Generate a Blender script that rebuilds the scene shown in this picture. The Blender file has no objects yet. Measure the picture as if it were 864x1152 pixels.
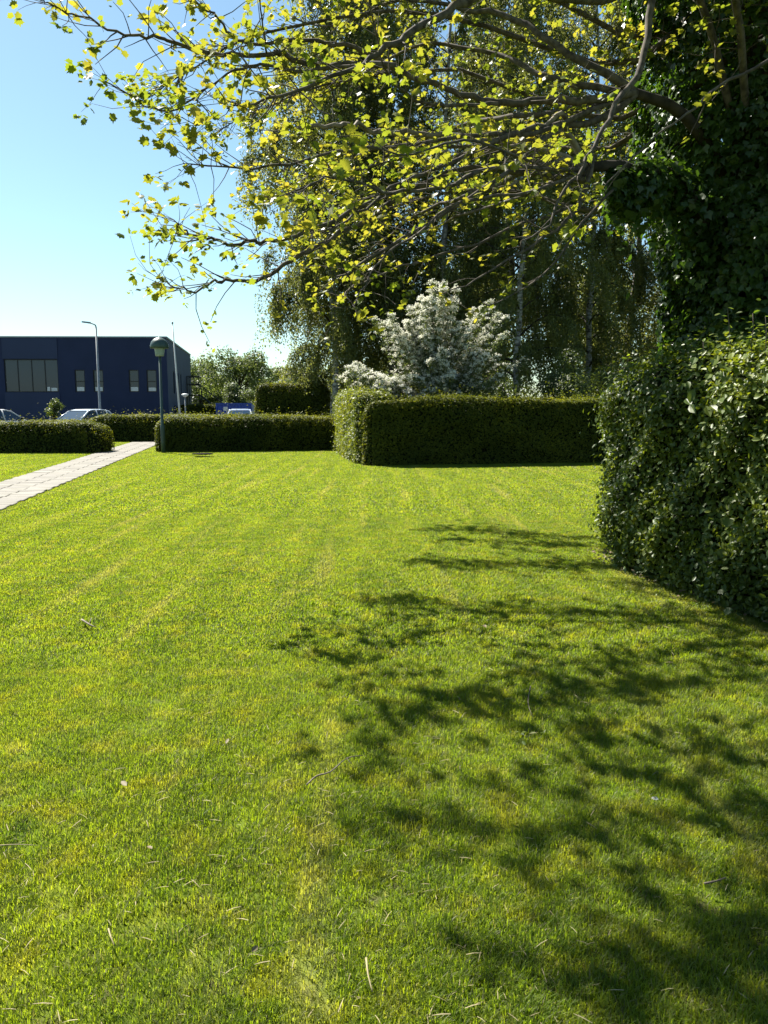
import bpy, math, random
import numpy as np
from mathutils import Vector
rad = math.radians
random.seed(7)
RNG = np.random.default_rng(7)
S = bpy.context.scene
COL = S.collection

# ------------------------------------------------------------------ camera, sky, sun, exposure
CAM_H, FPX, PITCH = 1.6, 870.0, math.atan(118 / 870)
cd = bpy.data.cameras.new('camera'); cam = bpy.data.objects.new('camera', cd); COL.objects.link(cam)
cd.sensor_fit = 'VERTICAL'; cd.sensor_height = 36; cd.sensor_width = 27; cd.lens = FPX / 1152 * 36
cd.clip_start = 0.05; cd.clip_end = 3000
cam.location = (0, 0, CAM_H); cam.rotation_euler = (rad(90) - PITCH, 0, 0)
S.camera = cam
S.render.resolution_x, S.render.resolution_y = 768, 1024
S.render.engine = 'CYCLES'

SUN_AZ, SUN_EL = rad(-41), rad(51)        # azimuth from +Y towards +X
W = bpy.data.worlds.new('World'); S.world = W; W.use_nodes = True
wn = W.node_tree
bg = wn.nodes['Background']; sky = wn.nodes.new('ShaderNodeTexSky'); sky.sky_type = 'NISHITA'
sky.sun_disc = False; sky.sun_elevation = SUN_EL; sky.sun_rotation = SUN_AZ
sky.air_density = 1.0; sky.dust_density = 0.45; sky.ozone_density = 0.8; sky.altitude = 20
wb = wn.nodes.new('ShaderNodeMix'); wb.data_type = 'RGBA'; wb.blend_type = 'MULTIPLY'; wb.inputs['Factor'].default_value = 1
wb.inputs['B'].default_value = (0.86, 1.03, 1.0, 1)      # the phone's white balance, even over the whole sky
wn.links.new(sky.outputs[0], wb.inputs['A']); wn.links.new(wb.outputs['Result'], bg.inputs[0]); bg.inputs[1].default_value = 0.05
sd = bpy.data.lights.new('sun', 'SUN'); sun = bpy.data.objects.new('sun', sd); COL.objects.link(sun)
sd.energy = 5.0; sd.angle = rad(0.53); sd.color = (1, 0.955, 0.86)
sdir = Vector((math.sin(SUN_AZ) * math.cos(SUN_EL), math.cos(SUN_AZ) * math.cos(SUN_EL), math.sin(SUN_EL)))
sun.rotation_euler = (-sdir).to_track_quat('-Z', 'Y').to_euler(); sun.location = (-20, 30, 40)
vs = S.view_settings
vs.view_transform = 'Standard'; vs.look = 'None'; vs.exposure = 1.68; vs.gamma = 1; vs.use_curve_mapping = False
S.cycles.max_bounces = 6; S.cycles.diffuse_bounces = 3; S.cycles.glossy_bounces = 2
S.cycles.transmission_bounces = 4; S.cycles.transparent_max_bounces = 4
S.cycles.caustics_reflective = False; S.cycles.caustics_refractive = False

def at(u, v, Y):
    """world point at depth Y seen along a line of sight; used to measure limbs"""
    up = 576 - v
    y = FPX * math.cos(PITCH) + up * math.sin(PITCH); z = -FPX * math.sin(PITCH) + up * math.cos(PITCH)
    t = Y / y
    return np.array([(u - 432) * t, Y, CAM_H + z * t])

# ------------------------------------------------------------------ materials
def newmat(name):
    m = bpy.data.materials.new(name); m.use_nodes = True
    return m, m.node_tree.nodes, m.node_tree.links

def noise_fac(n, l, scale, detail=3, stretch=None, lo=0.35, hi=0.65, coord='pos'):
    if coord == 'pos': src = n.new('ShaderNodeNewGeometry').outputs['Position']
    else: src = n.new('ShaderNodeTexCoord').outputs['Object']
    if stretch:
        mp = n.new('ShaderNodeMapping'); mp.inputs['Scale'].default_value = stretch
        l.new(src, mp.inputs['Vector']); src = mp.outputs[0]
    t = n.new('ShaderNodeTexNoise'); t.inputs['Scale'].default_value = scale; t.inputs['Detail'].default_value = detail
    l.new(src, t.inputs['Vector'])
    r = n.new('ShaderNodeMapRange'); r.inputs['From Min'].default_value = lo; r.inputs['From Max'].default_value = hi
    l.new(t.outputs['Fac'], r.inputs['Value'])
    return r.outputs[0]

def mixcol(n, l, fac, a, b, blend='MIX'):
    m = n.new('ShaderNodeMix'); m.data_type = 'RGBA'; m.blend_type = blend
    for s, val in ((m.inputs['Factor'], fac), (m.inputs['A'], a), (m.inputs['B'], b)):
        if hasattr(val, 'is_output'): l.new(val, s)
        elif isinstance(val, (int, float)): s.default_value = val
        else: s.default_value = (*val, 1)
    return m.outputs['Result']

def solid(name, c1, c2=None, rough=0.7, scale=6, spec=0.4, metal=0.0, bump=0.0, bscale=40, stretch=None, coord='obj'):
    m, n, l = newmat(name); b = n['Principled BSDF']
    b.inputs['Roughness'].default_value = rough; b.inputs['Specular IOR Level'].default_value = spec
    b.inputs['Metallic'].default_value = metal
    c2 = c2 or tuple(x * 0.75 for x in c1)
    f = noise_fac(n, l, scale, 5, stretch, coord=coord)
    l.new(mixcol(n, l, f, c1, c2), b.inputs['Base Color'])
    if bump:
        bp = n.new('ShaderNodeBump'); bp.inputs['Strength'].default_value = bump
        f2 = noise_fac(n, l, bscale, 4, stretch, 0, 1, coord)
        l.new(f2, bp.inputs['Height']); l.new(bp.outputs[0], b.inputs['Normal'])
    return m

def leafmat(name, c1, c2, trans=None, tfac=0.4, gloss=0.5, rough=0.4, c3=None, nscale=0.8, objrand=False):
    """thin leaf: reflecting and translucent, colour varies leaf by leaf (attribute) and in drifts (noise)"""
    m, n, l = newmat(name); b = n['Principled BSDF']; out = n['Material Output']
    if objrand: f = n.new('ShaderNodeObjectInfo').outputs['Random']
    else:
        a = n.new('ShaderNodeAttribute'); a.attribute_name = 'rnd'; f = a.outputs['Fac']
    col = mixcol(n, l, f, c1, c2)
    if c3: col = mixcol(n, l, noise_fac(n, l, nscale, 3), col, c3)
    l.new(col, b.inputs['Base Color'])
    b.inputs['Roughness'].default_value = rough; b.inputs['Specular IOR Level'].default_value = gloss
    t = n.new('ShaderNodeBsdfTranslucent')
    tc = mixcol(n, l, 1.0, col, trans or (1.6, 1.5, 0.6), 'MULTIPLY')
    l.new(tc, t.inputs['Color'])
    mx = n.new('ShaderNodeMixShader'); mx.inputs[0].default_value = tfac
    l.new(b.outputs[0], mx.inputs[1]); l.new(t.outputs[0], mx.inputs[2]); l.new(mx.outputs[0], out.inputs['Surface'])
    return m

M = {}
M['bark'] = solid('grey_brown_bark', (0.12, 0.1, 0.078), (0.045, 0.037, 0.03), 0.9, 14, 0.2, bump=0.5, bscale=30)
M['bark_pale'] = solid('pale_dead_wood', (0.24, 0.2, 0.15), (0.1, 0.08, 0.06), 0.8, 12, 0.3, bump=0.3)
M['bark_dark'] = solid('dark_bark', (0.05, 0.04, 0.03), (0.02, 0.017, 0.013), 0.9, 8, 0.2, bump=0.5)
M['birch'] = solid('birch_bark', (0.42, 0.4, 0.36), (0.06, 0.05, 0.045), 0.8, 5, 0.3, stretch=(1, 1, 2.5), bump=0.3)
M['plane_leaf'] = leafmat('young_lime_leaf', (0.115, 0.122, 0.024), (0.215, 0.192, 0.04), (2.5, 2.3, 0.95), 0.5, 0.4, 0.42, (0.09, 0.125, 0.018), 1.1)
M['plane_leaf_one'] = leafmat('young_lime_leaf_single', (0.115, 0.122, 0.024), (0.215, 0.192, 0.04), (2.5, 2.3, 0.95), 0.5, 0.4, 0.42, (0.09, 0.125, 0.018), 1.1, objrand=True)
M['birch_leaf'] = leafmat('birch_leaf', (0.1, 0.128, 0.042), (0.18, 0.2, 0.07), (1.9, 1.7, 0.85), 0.5, 0.4, 0.45, (0.08, 0.1, 0.04), 0.35)
M['wood_leaf'] = leafmat('woodland_leaf', (0.065, 0.092, 0.026), (0.12, 0.15, 0.04), (1.8, 1.7, 0.7), 0.45, 0.4, 0.45, (0.055, 0.078, 0.026), 0.4)
M['far_leaf'] = leafmat('far_tree_leaf', (0.085, 0.12, 0.045), (0.14, 0.17, 0.06), (1.7, 1.6, 0.8), 0.42, 0.3, 0.5, (0.075, 0.105, 0.05), 0.18)
M['hedge_leaf'] = leafmat('hedge_leaf', (0.06, 0.08, 0.012), (0.165, 0.175, 0.02), (1.9, 1.7, 0.5), 0.42, 0.12, 0.55, (0.055, 0.074, 0.013), 0.7)
M['hedge_leaf_sunlit'] = leafmat('sunlit_hedge_leaf', (0.13, 0.16, 0.02), (0.24, 0.25, 0.04), (1.7, 1.6, 0.5), 0.38, 0.25, 0.5, (0.09, 0.12, 0.02), 1.2)  # yellow growth, its colour also brightened for sun on the hedge's side
M['hedge_core'] = solid('hedge_inner_shade', (0.02, 0.026, 0.01), (0.008, 0.01, 0.006), 1, 9, 0.0)  # near-black colour stands for the shade among the leaves
M['near_leaf'] = leafmat('near_hedge_leaf', (0.075, 0.12, 0.02), (0.19, 0.22, 0.03), (1.9, 1.7, 0.5), 0.4, 0.35, 0.45, (0.05, 0.085, 0.018), 1.3)
M['near_leaf_one'] = leafmat('near_hedge_leaf_single', (0.075, 0.12, 0.02), (0.2, 0.23, 0.03), (1.9, 1.7, 0.5), 0.4, 0.35, 0.45, (0.05, 0.085, 0.018), 1.3, objrand=True)
M['shoot_leaf'] = leafmat('fresh_shoot_leaf', (0.12, 0.2, 0.03), (0.2, 0.27, 0.04), (2, 1.8, 0.6), 0.5, 0.5, 0.4, objrand=True)
M['ivy_leaf'] = leafmat('ivy_leaf', (0.03, 0.062, 0.014), (0.07, 0.12, 0.022), (1.8, 1.9, 0.5), 0.38, 0.4, 0.4, (0.022, 0.045, 0.012), 0.9)
M['blossom'] = leafmat('white_blossom', (0.74, 0.72, 0.62), (0.84, 0.83, 0.78), (1, 1, 0.9), 0.35, 0.2, 0.7)
M['blossom_leaf'] = leafmat('grey_green_leaf', (0.09, 0.12, 0.04), (0.17, 0.19, 0.07), (1.5, 1.5, 0.7), 0.36, 0.4, 0.45, (0.06, 0.085, 0.035), 1.0)
M['pole_green'] = solid('green_grey_paint', (0.05, 0.085, 0.075), (0.04, 0.066, 0.06), 0.45, 4)
M['frost'] = solid('frosted_lamp_glass', (0.3, 0.36, 0.33), (0.24, 0.3, 0.28), 0.35, 3)
M['galv'] = solid('galvanised_steel', (0.32, 0.33, 0.34), (0.24, 0.25, 0.26), 0.5, 4, metal=0.4)
M['white'] = solid('white_paint', (0.75, 0.75, 0.73), (0.66, 0.66, 0.64), 0.5, 3)
M['navy'] = solid('navy_render', (0.025, 0.036, 0.085), (0.021, 0.031, 0.074), 0.75, 0.6, 0.25, bump=0.12, bscale=60)
M['navy2'] = solid('navy_panel', (0.029, 0.043, 0.097), (0.026, 0.039, 0.088), 0.6, 0.5, 0.3)
M['frame'] = solid('dark_frame', (0.012, 0.013, 0.018), None, 0.4)
M['roof_grey'] = solid('roof_grey', (0.2, 0.22, 0.25), (0.15, 0.165, 0.19), 0.6, 2)
M['wall_pale'] = solid('pale_wall', (0.55, 0.55, 0.53), (0.45, 0.45, 0.43), 0.8, 2)
M['blue_steel'] = solid('blue_painted_steel', (0.018, 0.06, 0.36), (0.015, 0.05, 0.3), 0.45, 2)
M['car_silver'] = solid('silver_blue_paint', (0.42, 0.47, 0.52), (0.4, 0.45, 0.5), 0.25, 1, 0.6, 0.3)
M['car_white'] = solid('white_car_paint', (0.62, 0.62, 0.62), (0.6, 0.6, 0.6), 0.25, 1, 0.6)
M['car_grey'] = solid('grey_car_paint', (0.25, 0.28, 0.33), (0.24, 0.27, 0.31), 0.25, 1, 0.6, 0.3)
M['tyre'] = solid('tyre_rubber', (0.02, 0.02, 0.02), None, 0.9)
M['asphalt'] = solid('asphalt', (0.07, 0.07, 0.072), (0.045, 0.045, 0.046), 0.9, 3, 0.3, bump=0.3, bscale=200, coord='pos')
M['straw'] = solid('dry_stalk', (0.26, 0.22, 0.12), (0.2, 0.16, 0.085), 0.8, 20)
M['dead_leaf'] = leafmat('dry_leaf', (0.24, 0.2, 0.12), (0.13, 0.09, 0.05), (1, 0.9, 0.7), 0.2, 0.3, 0.6)
M['dark_plate'] = solid('matt_dark', (0.016, 0.016, 0.014), (0.01, 0.01, 0.009), 1.0, 12, 0.05)
def glassmat():
    m, n, l = newmat('window_glass'); b = n['Principled BSDF']
    b.inputs['Base Color'].default_value = (0.018, 0.04, 0.075, 1); b.inputs['Roughness'].default_value = 0.04  # blue in the base colour stands in for reflected sky
    b.inputs['IOR'].default_value = 1.5
    return m
M['glass'] = glassmat()
def pavermat():
    m, n, l = newmat('concrete_paver'); b = n['Principled BSDF']
    oi = n.new('ShaderNodeObjectInfo')
    c = mixcol(n, l, oi.outputs['Random'], (0.19, 0.172, 0.145), (0.13, 0.118, 0.1))
    f = noise_fac(n, l, 3.0, 6, None, 0.4, 0.75)
    l.new(mixcol(n, l, f, c, (0.13, 0.12, 0.09)), b.inputs['Base Color'])
    b.inputs['Roughness'].default_value = 0.85
    bp = n.new('ShaderNodeBump'); bp.inputs['Strength'].default_value = 0.25
    l.new(noise_fac(n, l, 120, 3, None, 0, 1), bp.inputs['Height']); l.new(bp.outputs[0], b.inputs['Normal'])
    return m
M['paver'] = pavermat()

# the lawn: drifts of lusher, yellower and dry grass, and faint mower lines along the lawn
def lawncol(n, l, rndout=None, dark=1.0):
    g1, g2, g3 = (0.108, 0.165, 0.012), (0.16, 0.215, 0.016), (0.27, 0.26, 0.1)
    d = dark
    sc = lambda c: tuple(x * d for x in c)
    col = mixcol(n, l, noise_fac(n, l, 1.6, 6, (1.5, .5, 1), 0.36, 0.64), sc(g1), sc(g2))
    col = mixcol(n, l, noise_fac(n, l, 5.0, 3, None, 0.5, 0.72), col, sc((0.22, 0.235, 0.022)))
    dry = noise_fac(n, l, 1.6, 8, (2.4, 0.14, 1), 0.56, 0.8)
    col = mixcol(n, l, dry, col, sc(g3))
    dk = noise_fac(n, l, 3.1, 3, None, 0.62, 0.75)
    col = mixcol(n, l, dk, col, sc((0.07, 0.12, 0.011)))
    tx = n.new('ShaderNodeTexWave'); tx.bands_direction = 'X'; tx.inputs['Scale'].default_value = 0.42; tx.inputs['Distortion'].default_value = 3.0; tx.inputs['Detail Scale'].default_value = .3
    l.new(n.new('ShaderNodeNewGeometry').outputs['Position'], tx.inputs['Vector'])
    col = mixcol(n, l, tx.outputs['Fac'], mixcol(n, l, 1.0, col, (0.93, 0.94, 0.94), 'MULTIPLY'), mixcol(n, l, 1.0, col, (1.08, 1.05, 1.07), 'MULTIPLY'))
    if rndout is not None:
        mr = n.new('ShaderNodeMapRange'); mr.inputs['From Min'].default_value = 0.86; mr.inputs['From Max'].default_value = 0.97
        l.new(rndout, mr.inputs['Value'])
        col = mixcol(n, l, mr.outputs[0], col, (0.21, 0.2, 0.09))
        col = mixcol(n, l, rndout, col, mixcol(n, l, 1.0, col, (0.75, 0.8, 0.9), 'MULTIPLY'))
    return col
def grassmat():
    m, n, l = newmat('grass_blade'); b = n['Principled BSDF']; out = n['Material Output']
    a = n.new('ShaderNodeAttribute'); a.attribute_name = 'rnd'
    col = lawncol(n, l, a.outputs['Fac'])
    l.new(col, b.inputs['Base Color']); b.inputs['Roughness'].default_value = 0.5; b.inputs['Specular IOR Level'].default_value = 0.35
    t = n.new('ShaderNodeBsdfTranslucent'); l.new(mixcol(n, l, 1.0, col, (2.3, 2.15, 0.8), 'MULTIPLY'), t.inputs['Color'])
    mx = n.new('ShaderNodeMixShader'); mx.inputs[0].default_value = 0.56
    l.new(b.outputs[0], mx.inputs[1]); l.new(t.outputs[0], mx.inputs[2]); l.new(mx.outputs[0], out.inputs['Surface'])
    return m
M['grass'] = grassmat()
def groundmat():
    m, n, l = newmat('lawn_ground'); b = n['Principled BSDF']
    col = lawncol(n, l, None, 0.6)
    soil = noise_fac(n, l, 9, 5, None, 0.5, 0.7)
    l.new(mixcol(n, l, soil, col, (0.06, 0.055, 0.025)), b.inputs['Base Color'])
    b.inputs['Roughness'].default_value = 1; b.inputs['Specular IOR Level'].default_value = 0.1
    bp = n.new('ShaderNodeBump'); bp.inputs['Strength'].default_value = 0.6
    l.new(noise_fac(n, l, 60, 4, None, 0, 1), bp.inputs['Height']); l.new(bp.outputs[0], b.inputs['Normal'])
    return m
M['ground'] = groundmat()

# ------------------------------------------------------------------ object helpers
def link(name, me, parent=None):
    o = bpy.data.objects.new(name, me); COL.objects.link(o)
    if parent: o.parent = parent
    return o
def tag(o, label=None, cat=None, group=None, kind=None):
    if label: o['label'] = label
    if cat: o['category'] = cat
    if group: o['group'] = group
    if kind: o['kind'] = kind
    return o
def thing(name, label, cat, loc=(0, 0, 0), rz=0.0, group=None):
    o = bpy.data.objects.new(name, None); COL.objects.link(o); o.empty_display_size = 0.2
    o.location = loc; o.rotation_euler = (0, 0, rz)
    return tag(o, label, cat, group)
def copy_tree(o, parent=None):
    c = o.copy(); COL.objects.link(c); c.parent = parent
    for ch in list(o.children): copy_tree(ch, c)
    return c

class MB:
    def __init__(s): s.v, s.f = [], []
    def add(s, vs, fs):
        b = len(s.v); s.v += [tuple(float(c) for c in p) for p in vs]; s.f += [tuple(i + b for i in f) for f in fs]; return s
    def box(s, x0, x1, y0, y1, z0, z1):
        return s.add([(x0, y0, z0), (x1, y0, z0), (x1, y1, z0), (x0, y1, z0), (x0, y0, z1), (x1, y0, z1), (x1, y1, z1), (x0, y1, z1)],
                     [(0, 3, 2, 1), (4, 5, 6, 7), (0, 1, 5, 4), (1, 2, 6, 5), (2, 3, 7, 6), (3, 0, 4, 7)])
    def tube(s, pts, rs, n=8, cap=True):
        pts = [np.asarray(p, float) for p in pts]; k = len(pts)
        if isinstance(rs, (int, float)): rs = [rs] * k
        vs, fs = [], []; ref = np.array([0.31, 0.17, 0.93])
        u = None
        for i, p in enumerate(pts):
            t = pts[min(i + 1, k - 1)] - pts[max(i - 1, 0)]; t = t / (np.linalg.norm(t) + 1e-9)
            if u is None:
                u = np.cross(t, ref)
                if np.linalg.norm(u) < 1e-3: u = np.cross(t, (1, 0, 0))
            u = u - t * np.dot(u, t); u /= np.linalg.norm(u) + 1e-9; w = np.cross(t, u)
            for j in range(n):
                a = 2 * math.pi * j / n; vs.append(p + rs[i] * (math.cos(a) * u + math.sin(a) * w))
        for i in range(k - 1):
            for j in range(n):
                fs.append((i * n + j, i * n + (j + 1) % n, (i + 1) * n + (j + 1) % n, (i + 1) * n + j))
        if cap: fs += [tuple(range(n))[::-1], tuple((k - 1) * n + j for j in range(n))]
        return s.add(vs, fs)
    def lathe(s, prof, n=24, c=(0, 0, 0)):
        vs, fs = [], []
        for r, z in prof:
            for j in range(n):
                a = 2 * math.pi * j / n; vs.append((c[0] + r * math.cos(a), c[1] + r * math.sin(a), c[2] + z))
        for i in range(len(prof) - 1):
            for j in range(n): fs.append((i * n + j, i * n + (j + 1) % n, (i + 1) * n + (j + 1) % n, (i + 1) * n + j))
        return s.add(vs, fs)
    def build(s, name, mat, parent=None, smooth=False):
        me = bpy.data.meshes.new(name); me.from_pydata(s.v, [], s.f); me.materials.append(M[mat])
        if smooth: me.shade_smooth()
        return link(name, me, parent)

# leaf outlines (x across, y along the leaf, z lift); fans or strips
def T(vs, fs): return np.array(vs, float), fs
LEAF_DIA = T([(0, -.5, 0), (.3, 0, .06), (0, .5, 0), (-.3, 0, .06)], [(0, 1, 2), (0, 2, 3)])
LEAF_OVAL = T([(0, -.5, 0), (.26, -.2, .07), (.24, .18, .07), (0, .5, -.03), (-.24, .18, .07), (-.26, -.2, .07)], [(0, 1, 2, 3), (0, 3, 4, 5)])
LEAF_IVY = T([(0, -.4, 0), (.34, -.42, -.03), (.5, -.02, .06), (.2, .15, .04), (0, .58, -.06), (-.2, .15, .04), (-.5, -.02, .06), (-.34, -.42, -.03)],
             [(0, 1, 2, 3), (0, 3, 4), (0, 4, 5), (0, 5, 6, 7)])
_pl = [(0, -.42), (.2, -.5), (.42, -.34), (.36, -.16), (.56, .06), (.34, .12), (.3, .3), (.12, .28), (0, .58), (-.12, .28), (-.3, .3), (-.34, .12), (-.56, .06), (-.36, -.16), (-.42, -.34), (-.2, -.5)]
LEAF_PALM = T([(0, -.05, 0)] + [(x, y, 0.16 * abs(x) - 0.22 * max(0, y) ** 2) for x, y in _pl], [(0, i + 1, (i + 1) % 16 + 1) for i in range(16)])
LEAF_PALM_B = T([(0, -.05, 0)] + [(x * .9, y, -0.3 * abs(x) ** 1.5 - 0.3 * (y + .2) ** 2) for x, y in _pl], [(0, i + 1, (i + 1) % 16 + 1) for i in range(16)])

def unit(a): return a / (np.linalg.norm(a, axis=-1, keepdims=True) + 1e-9)
def leaf_frames(N, normal, rng, jitter=0.6, along=None):
    nrm = unit(np.broadcast_to(normal, (N, 3)) + jitter * rng.normal(size=(N, 3)))
    r = rng.normal(size=(N, 3)) if along is None else np.broadcast_to(along, (N, 3)) + 0.35 * rng.normal(size=(N, 3))
    t = unit(r - nrm * (r * nrm).sum(1, keepdims=True)); x = np.cross(t, nrm)
    return x, t, nrm
def leaf_mesh(name, P, frames, size, tmpl, mat, parent=None, rng=RNG, kind='stuff'):
    P = np.asarray(P, float); N = len(P); tv, tf = tmpl; k = len(tv)
    size = np.broadcast_to(size, (N,))
    x, t, nn = frames
    V = P[:, None, :] + size[:, None, None] * (tv[None, :, 0:1] * x[:, None] + tv[None, :, 1:2] * t[:, None] + tv[None, :, 2:3] * nn[:, None])
    me = bpy.data.meshes.new(name)
    lens = np.array([len(f) for f in tf]); idx = np.concatenate([np.array(f) for f in tf])
    me.vertices.add(N * k); me.vertices.foreach_set('co', V.reshape(-1).astype(np.float32))
    loops = (idx[None, :] + (np.arange(N) * k)[:, None]).reshape(-1)
    me.loops.add(len(loops)); me.loops.foreach_set('vertex_index', loops.astype(np.int32))
    st = np.concatenate([[0], np.cumsum(lens)[:-1]]); starts = (st[None, :] + (np.arange(N) * lens.sum())[:, None]).reshape(-1)
    me.polygons.add(N * len(tf)); me.polygons.foreach_set('loop_start', starts.astype(np.int32))
    at_ = me.attributes.new('rnd', 'FLOAT', 'POINT'); at_.data.foreach_set('value', np.repeat(rng.random(N), k).astype(np.float32))
    me.update(calc_edges=True); me.materials.append(M[mat])
    o = link(name, me, parent)
    if kind: o['kind'] = kind
    return o
def leaf_objects(name, P, frames, size, tmpls, mat, parent):
    from mathutils import Matrix
    mes = []
    for tv, tf in tmpls:
        me = bpy.data.meshes.new(name); me.from_pydata([tuple(v) for v in tv], [], tf); me.materials.append(M[mat]); mes.append(me)
    for i in range(len(P)):
        o = link(name, mes[i % len(mes)], parent)
        R = Matrix((frames[0][i], frames[1][i], frames[2][i])).transposed().to_4x4()
        o.matrix_local = Matrix.Translation(P[i]) @ R @ Matrix.Scale(float(size[i]), 4)
def sn(P, seed=0, f=1.0):
    """cheap smooth noise of position, about -1..1"""
    P = np.asarray(P) * f; r = np.random.default_rng(seed); out = 0
    for k in range(6):
        d = r.normal(size=3) * (0.8 + 0.5 * k); out = out + np.sin(P @ d + r.random() * 6.28) / (1 + 0.35 * k)
    return out / 3.0

# ------------------------------------------------------------------ ground, car park, path
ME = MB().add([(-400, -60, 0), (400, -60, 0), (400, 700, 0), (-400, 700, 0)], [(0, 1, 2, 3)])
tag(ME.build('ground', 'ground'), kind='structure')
cp = MB(); cp.add([(-60, 37.2, .004), (-1, 37.2, .004), (-1, 58, .004), (-60, 58, .004)], [(0, 1, 2, 3)])
tag(cp.build('car_park', 'asphalt'), kind='structure')
PR0, PR1 = np.array([-5.42, 9.0]), np.array([-10.05, 35.4])     # right edge of the path
PD = (PR1 - PR0) / np.linalg.norm(PR1 - PR0); PN = np.array([-PD[1], PD[0]])   # PN points left
PW, PL = 1.42, np.linalg.norm(PR1 - PR0)
def pathpt(s, t, z): q = PR0 + PD * s + PN * t; return (q[0], q[1], z)
pb = MB(); pb.add([pathpt(0, -.03, .004), pathpt(PL, -.03, .004), pathpt(PL, PW + .03, .004), pathpt(0, PW + .03, .004)], [(0, 3, 2, 1)])
path = tag(pb.build('path', 'hedge_core'), kind='structure')
path.data.materials.clear(); path.data.materials.append(solid('path_bedding', (0.12, 0.11, 0.075), (0.06, 0.065, 0.03), 1, 5, 0.1, coord='pos'))
pv = MB(); a, b_ = 0.225, 0.142
pv.add([(-a, -b_, 0), (a, -b_, 0), (a, b_, 0), (-a, b_, 0), (-a, -b_, .03), (a, -b_, .03), (a, b_, .03), (-a, b_, .03),
        (-a + .012, -b_ + .012, .036), (a - .012, -b_ + .012, .036), (a - .012, b_ - .012, .036), (-a + .012, b_ - .012, .036)],
       [(0, 1, 5, 4), (1, 2, 6, 5), (2, 3, 7, 6), (3, 0, 4, 7), (4, 5, 9, 8), (5, 6, 10, 9), (6, 7, 11, 10), (7, 4, 8, 11), (8, 9, 10, 11)])
pme = bpy.data.meshes.new('paver'); pme.from_pydata(pv.v, [], pv.f); pme.materials.append(M['paver'])
ang = math.atan2(PN[1], PN[0])
rows = int(PL / 0.294)
for i in range(rows):
    off = 0.03 if i % 2 else -0.03
    for j in range(3):
        o = link('paver', pme, path)
        x, y, z = pathpt(0.147 + i * 0.294, PW / 2 + (j - 1) * 0.462 + off * 0.5, 0.001)
        o.location = (x, y, z + random.uniform(-.004, .003)); o.rotation_euler = (random.uniform(-.012, .012), random.uniform(-.012, .012), ang + random.uniform(-.012, .012))

# ------------------------------------------------------------------ grass: blade patches laid over the whole lawn
def grass_patch(n, w, h0, h1, bw, seed):
    r = np.random.default_rng(seed)
    P = np.column_stack([r.uniform(-w / 2, w / 2, n), r.uniform(-w / 2, w / 2, n), np.zeros(n)])
    tuft = 0.7 + 0.45 * sn(P, seed, 18)
    h = .82 * r.uniform(h0, h1, n) * np.clip(tuft, .68, 1.25); a = r.uniform(0, 6.28, n); lean = np.abs(r.normal(0.85, 0.45, n))
    flat = r.random(n) < 0.16; lean[flat] = r.uniform(1.6, 3.0, flat.sum())
    d = np.column_stack([np.cos(a), np.sin(a), 0 * a]); s = np.column_stack([-np.sin(a), np.cos(a), 0 * a])
    bwv = (bw * r.uniform(.6, 1.3, n))[:, None]; up = np.array([0, 0, 1.0])
    L = h[:, None]; l1 = lean[:, None] * .35; l2 = lean[:, None]
    p1 = P + L * .55 * unit(up + d * l1); p2 = p1 + L * .5 * unit(up + d * l2 * 1.4)
    V = np.stack([P - s * bwv, P + s * bwv, p1 + s * bwv * .8, p1 - s * bwv * .8, p2], 1)
    me = bpy.data.meshes.new('grass_patch'); k = 5
    me.vertices.add(n * k); me.vertices.foreach_set('co', V.reshape(-1).astype(np.float32))
    idx = np.array([0, 1, 2, 3, 3, 2, 4]); loops = (idx[None] + (np.arange(n) * k)[:, None]).reshape(-1)
    me.loops.add(len(loops)); me.loops.foreach_set('vertex_index', loops.astype(np.int32))
    starts = (np.array([0, 4])[None] + (np.arange(n) * 7)[:, None]).reshape(-1)
    me.polygons.add(n * 2); me.polygons.foreach_set('loop_start', starts.astype(np.int32))
    q = me.attributes.new('rnd', 'FLOAT', 'POINT'); rr = r.random(n); rr[flat] = r.uniform(.8, 1, flat.sum())
    q.data.foreach_set('value', np.repeat(rr, k).astype(np.float32))
    me.update(calc_edges=True); me.materials.append(M['grass'])
    return bpy.data.objects.new('grass_patch', me)

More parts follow.
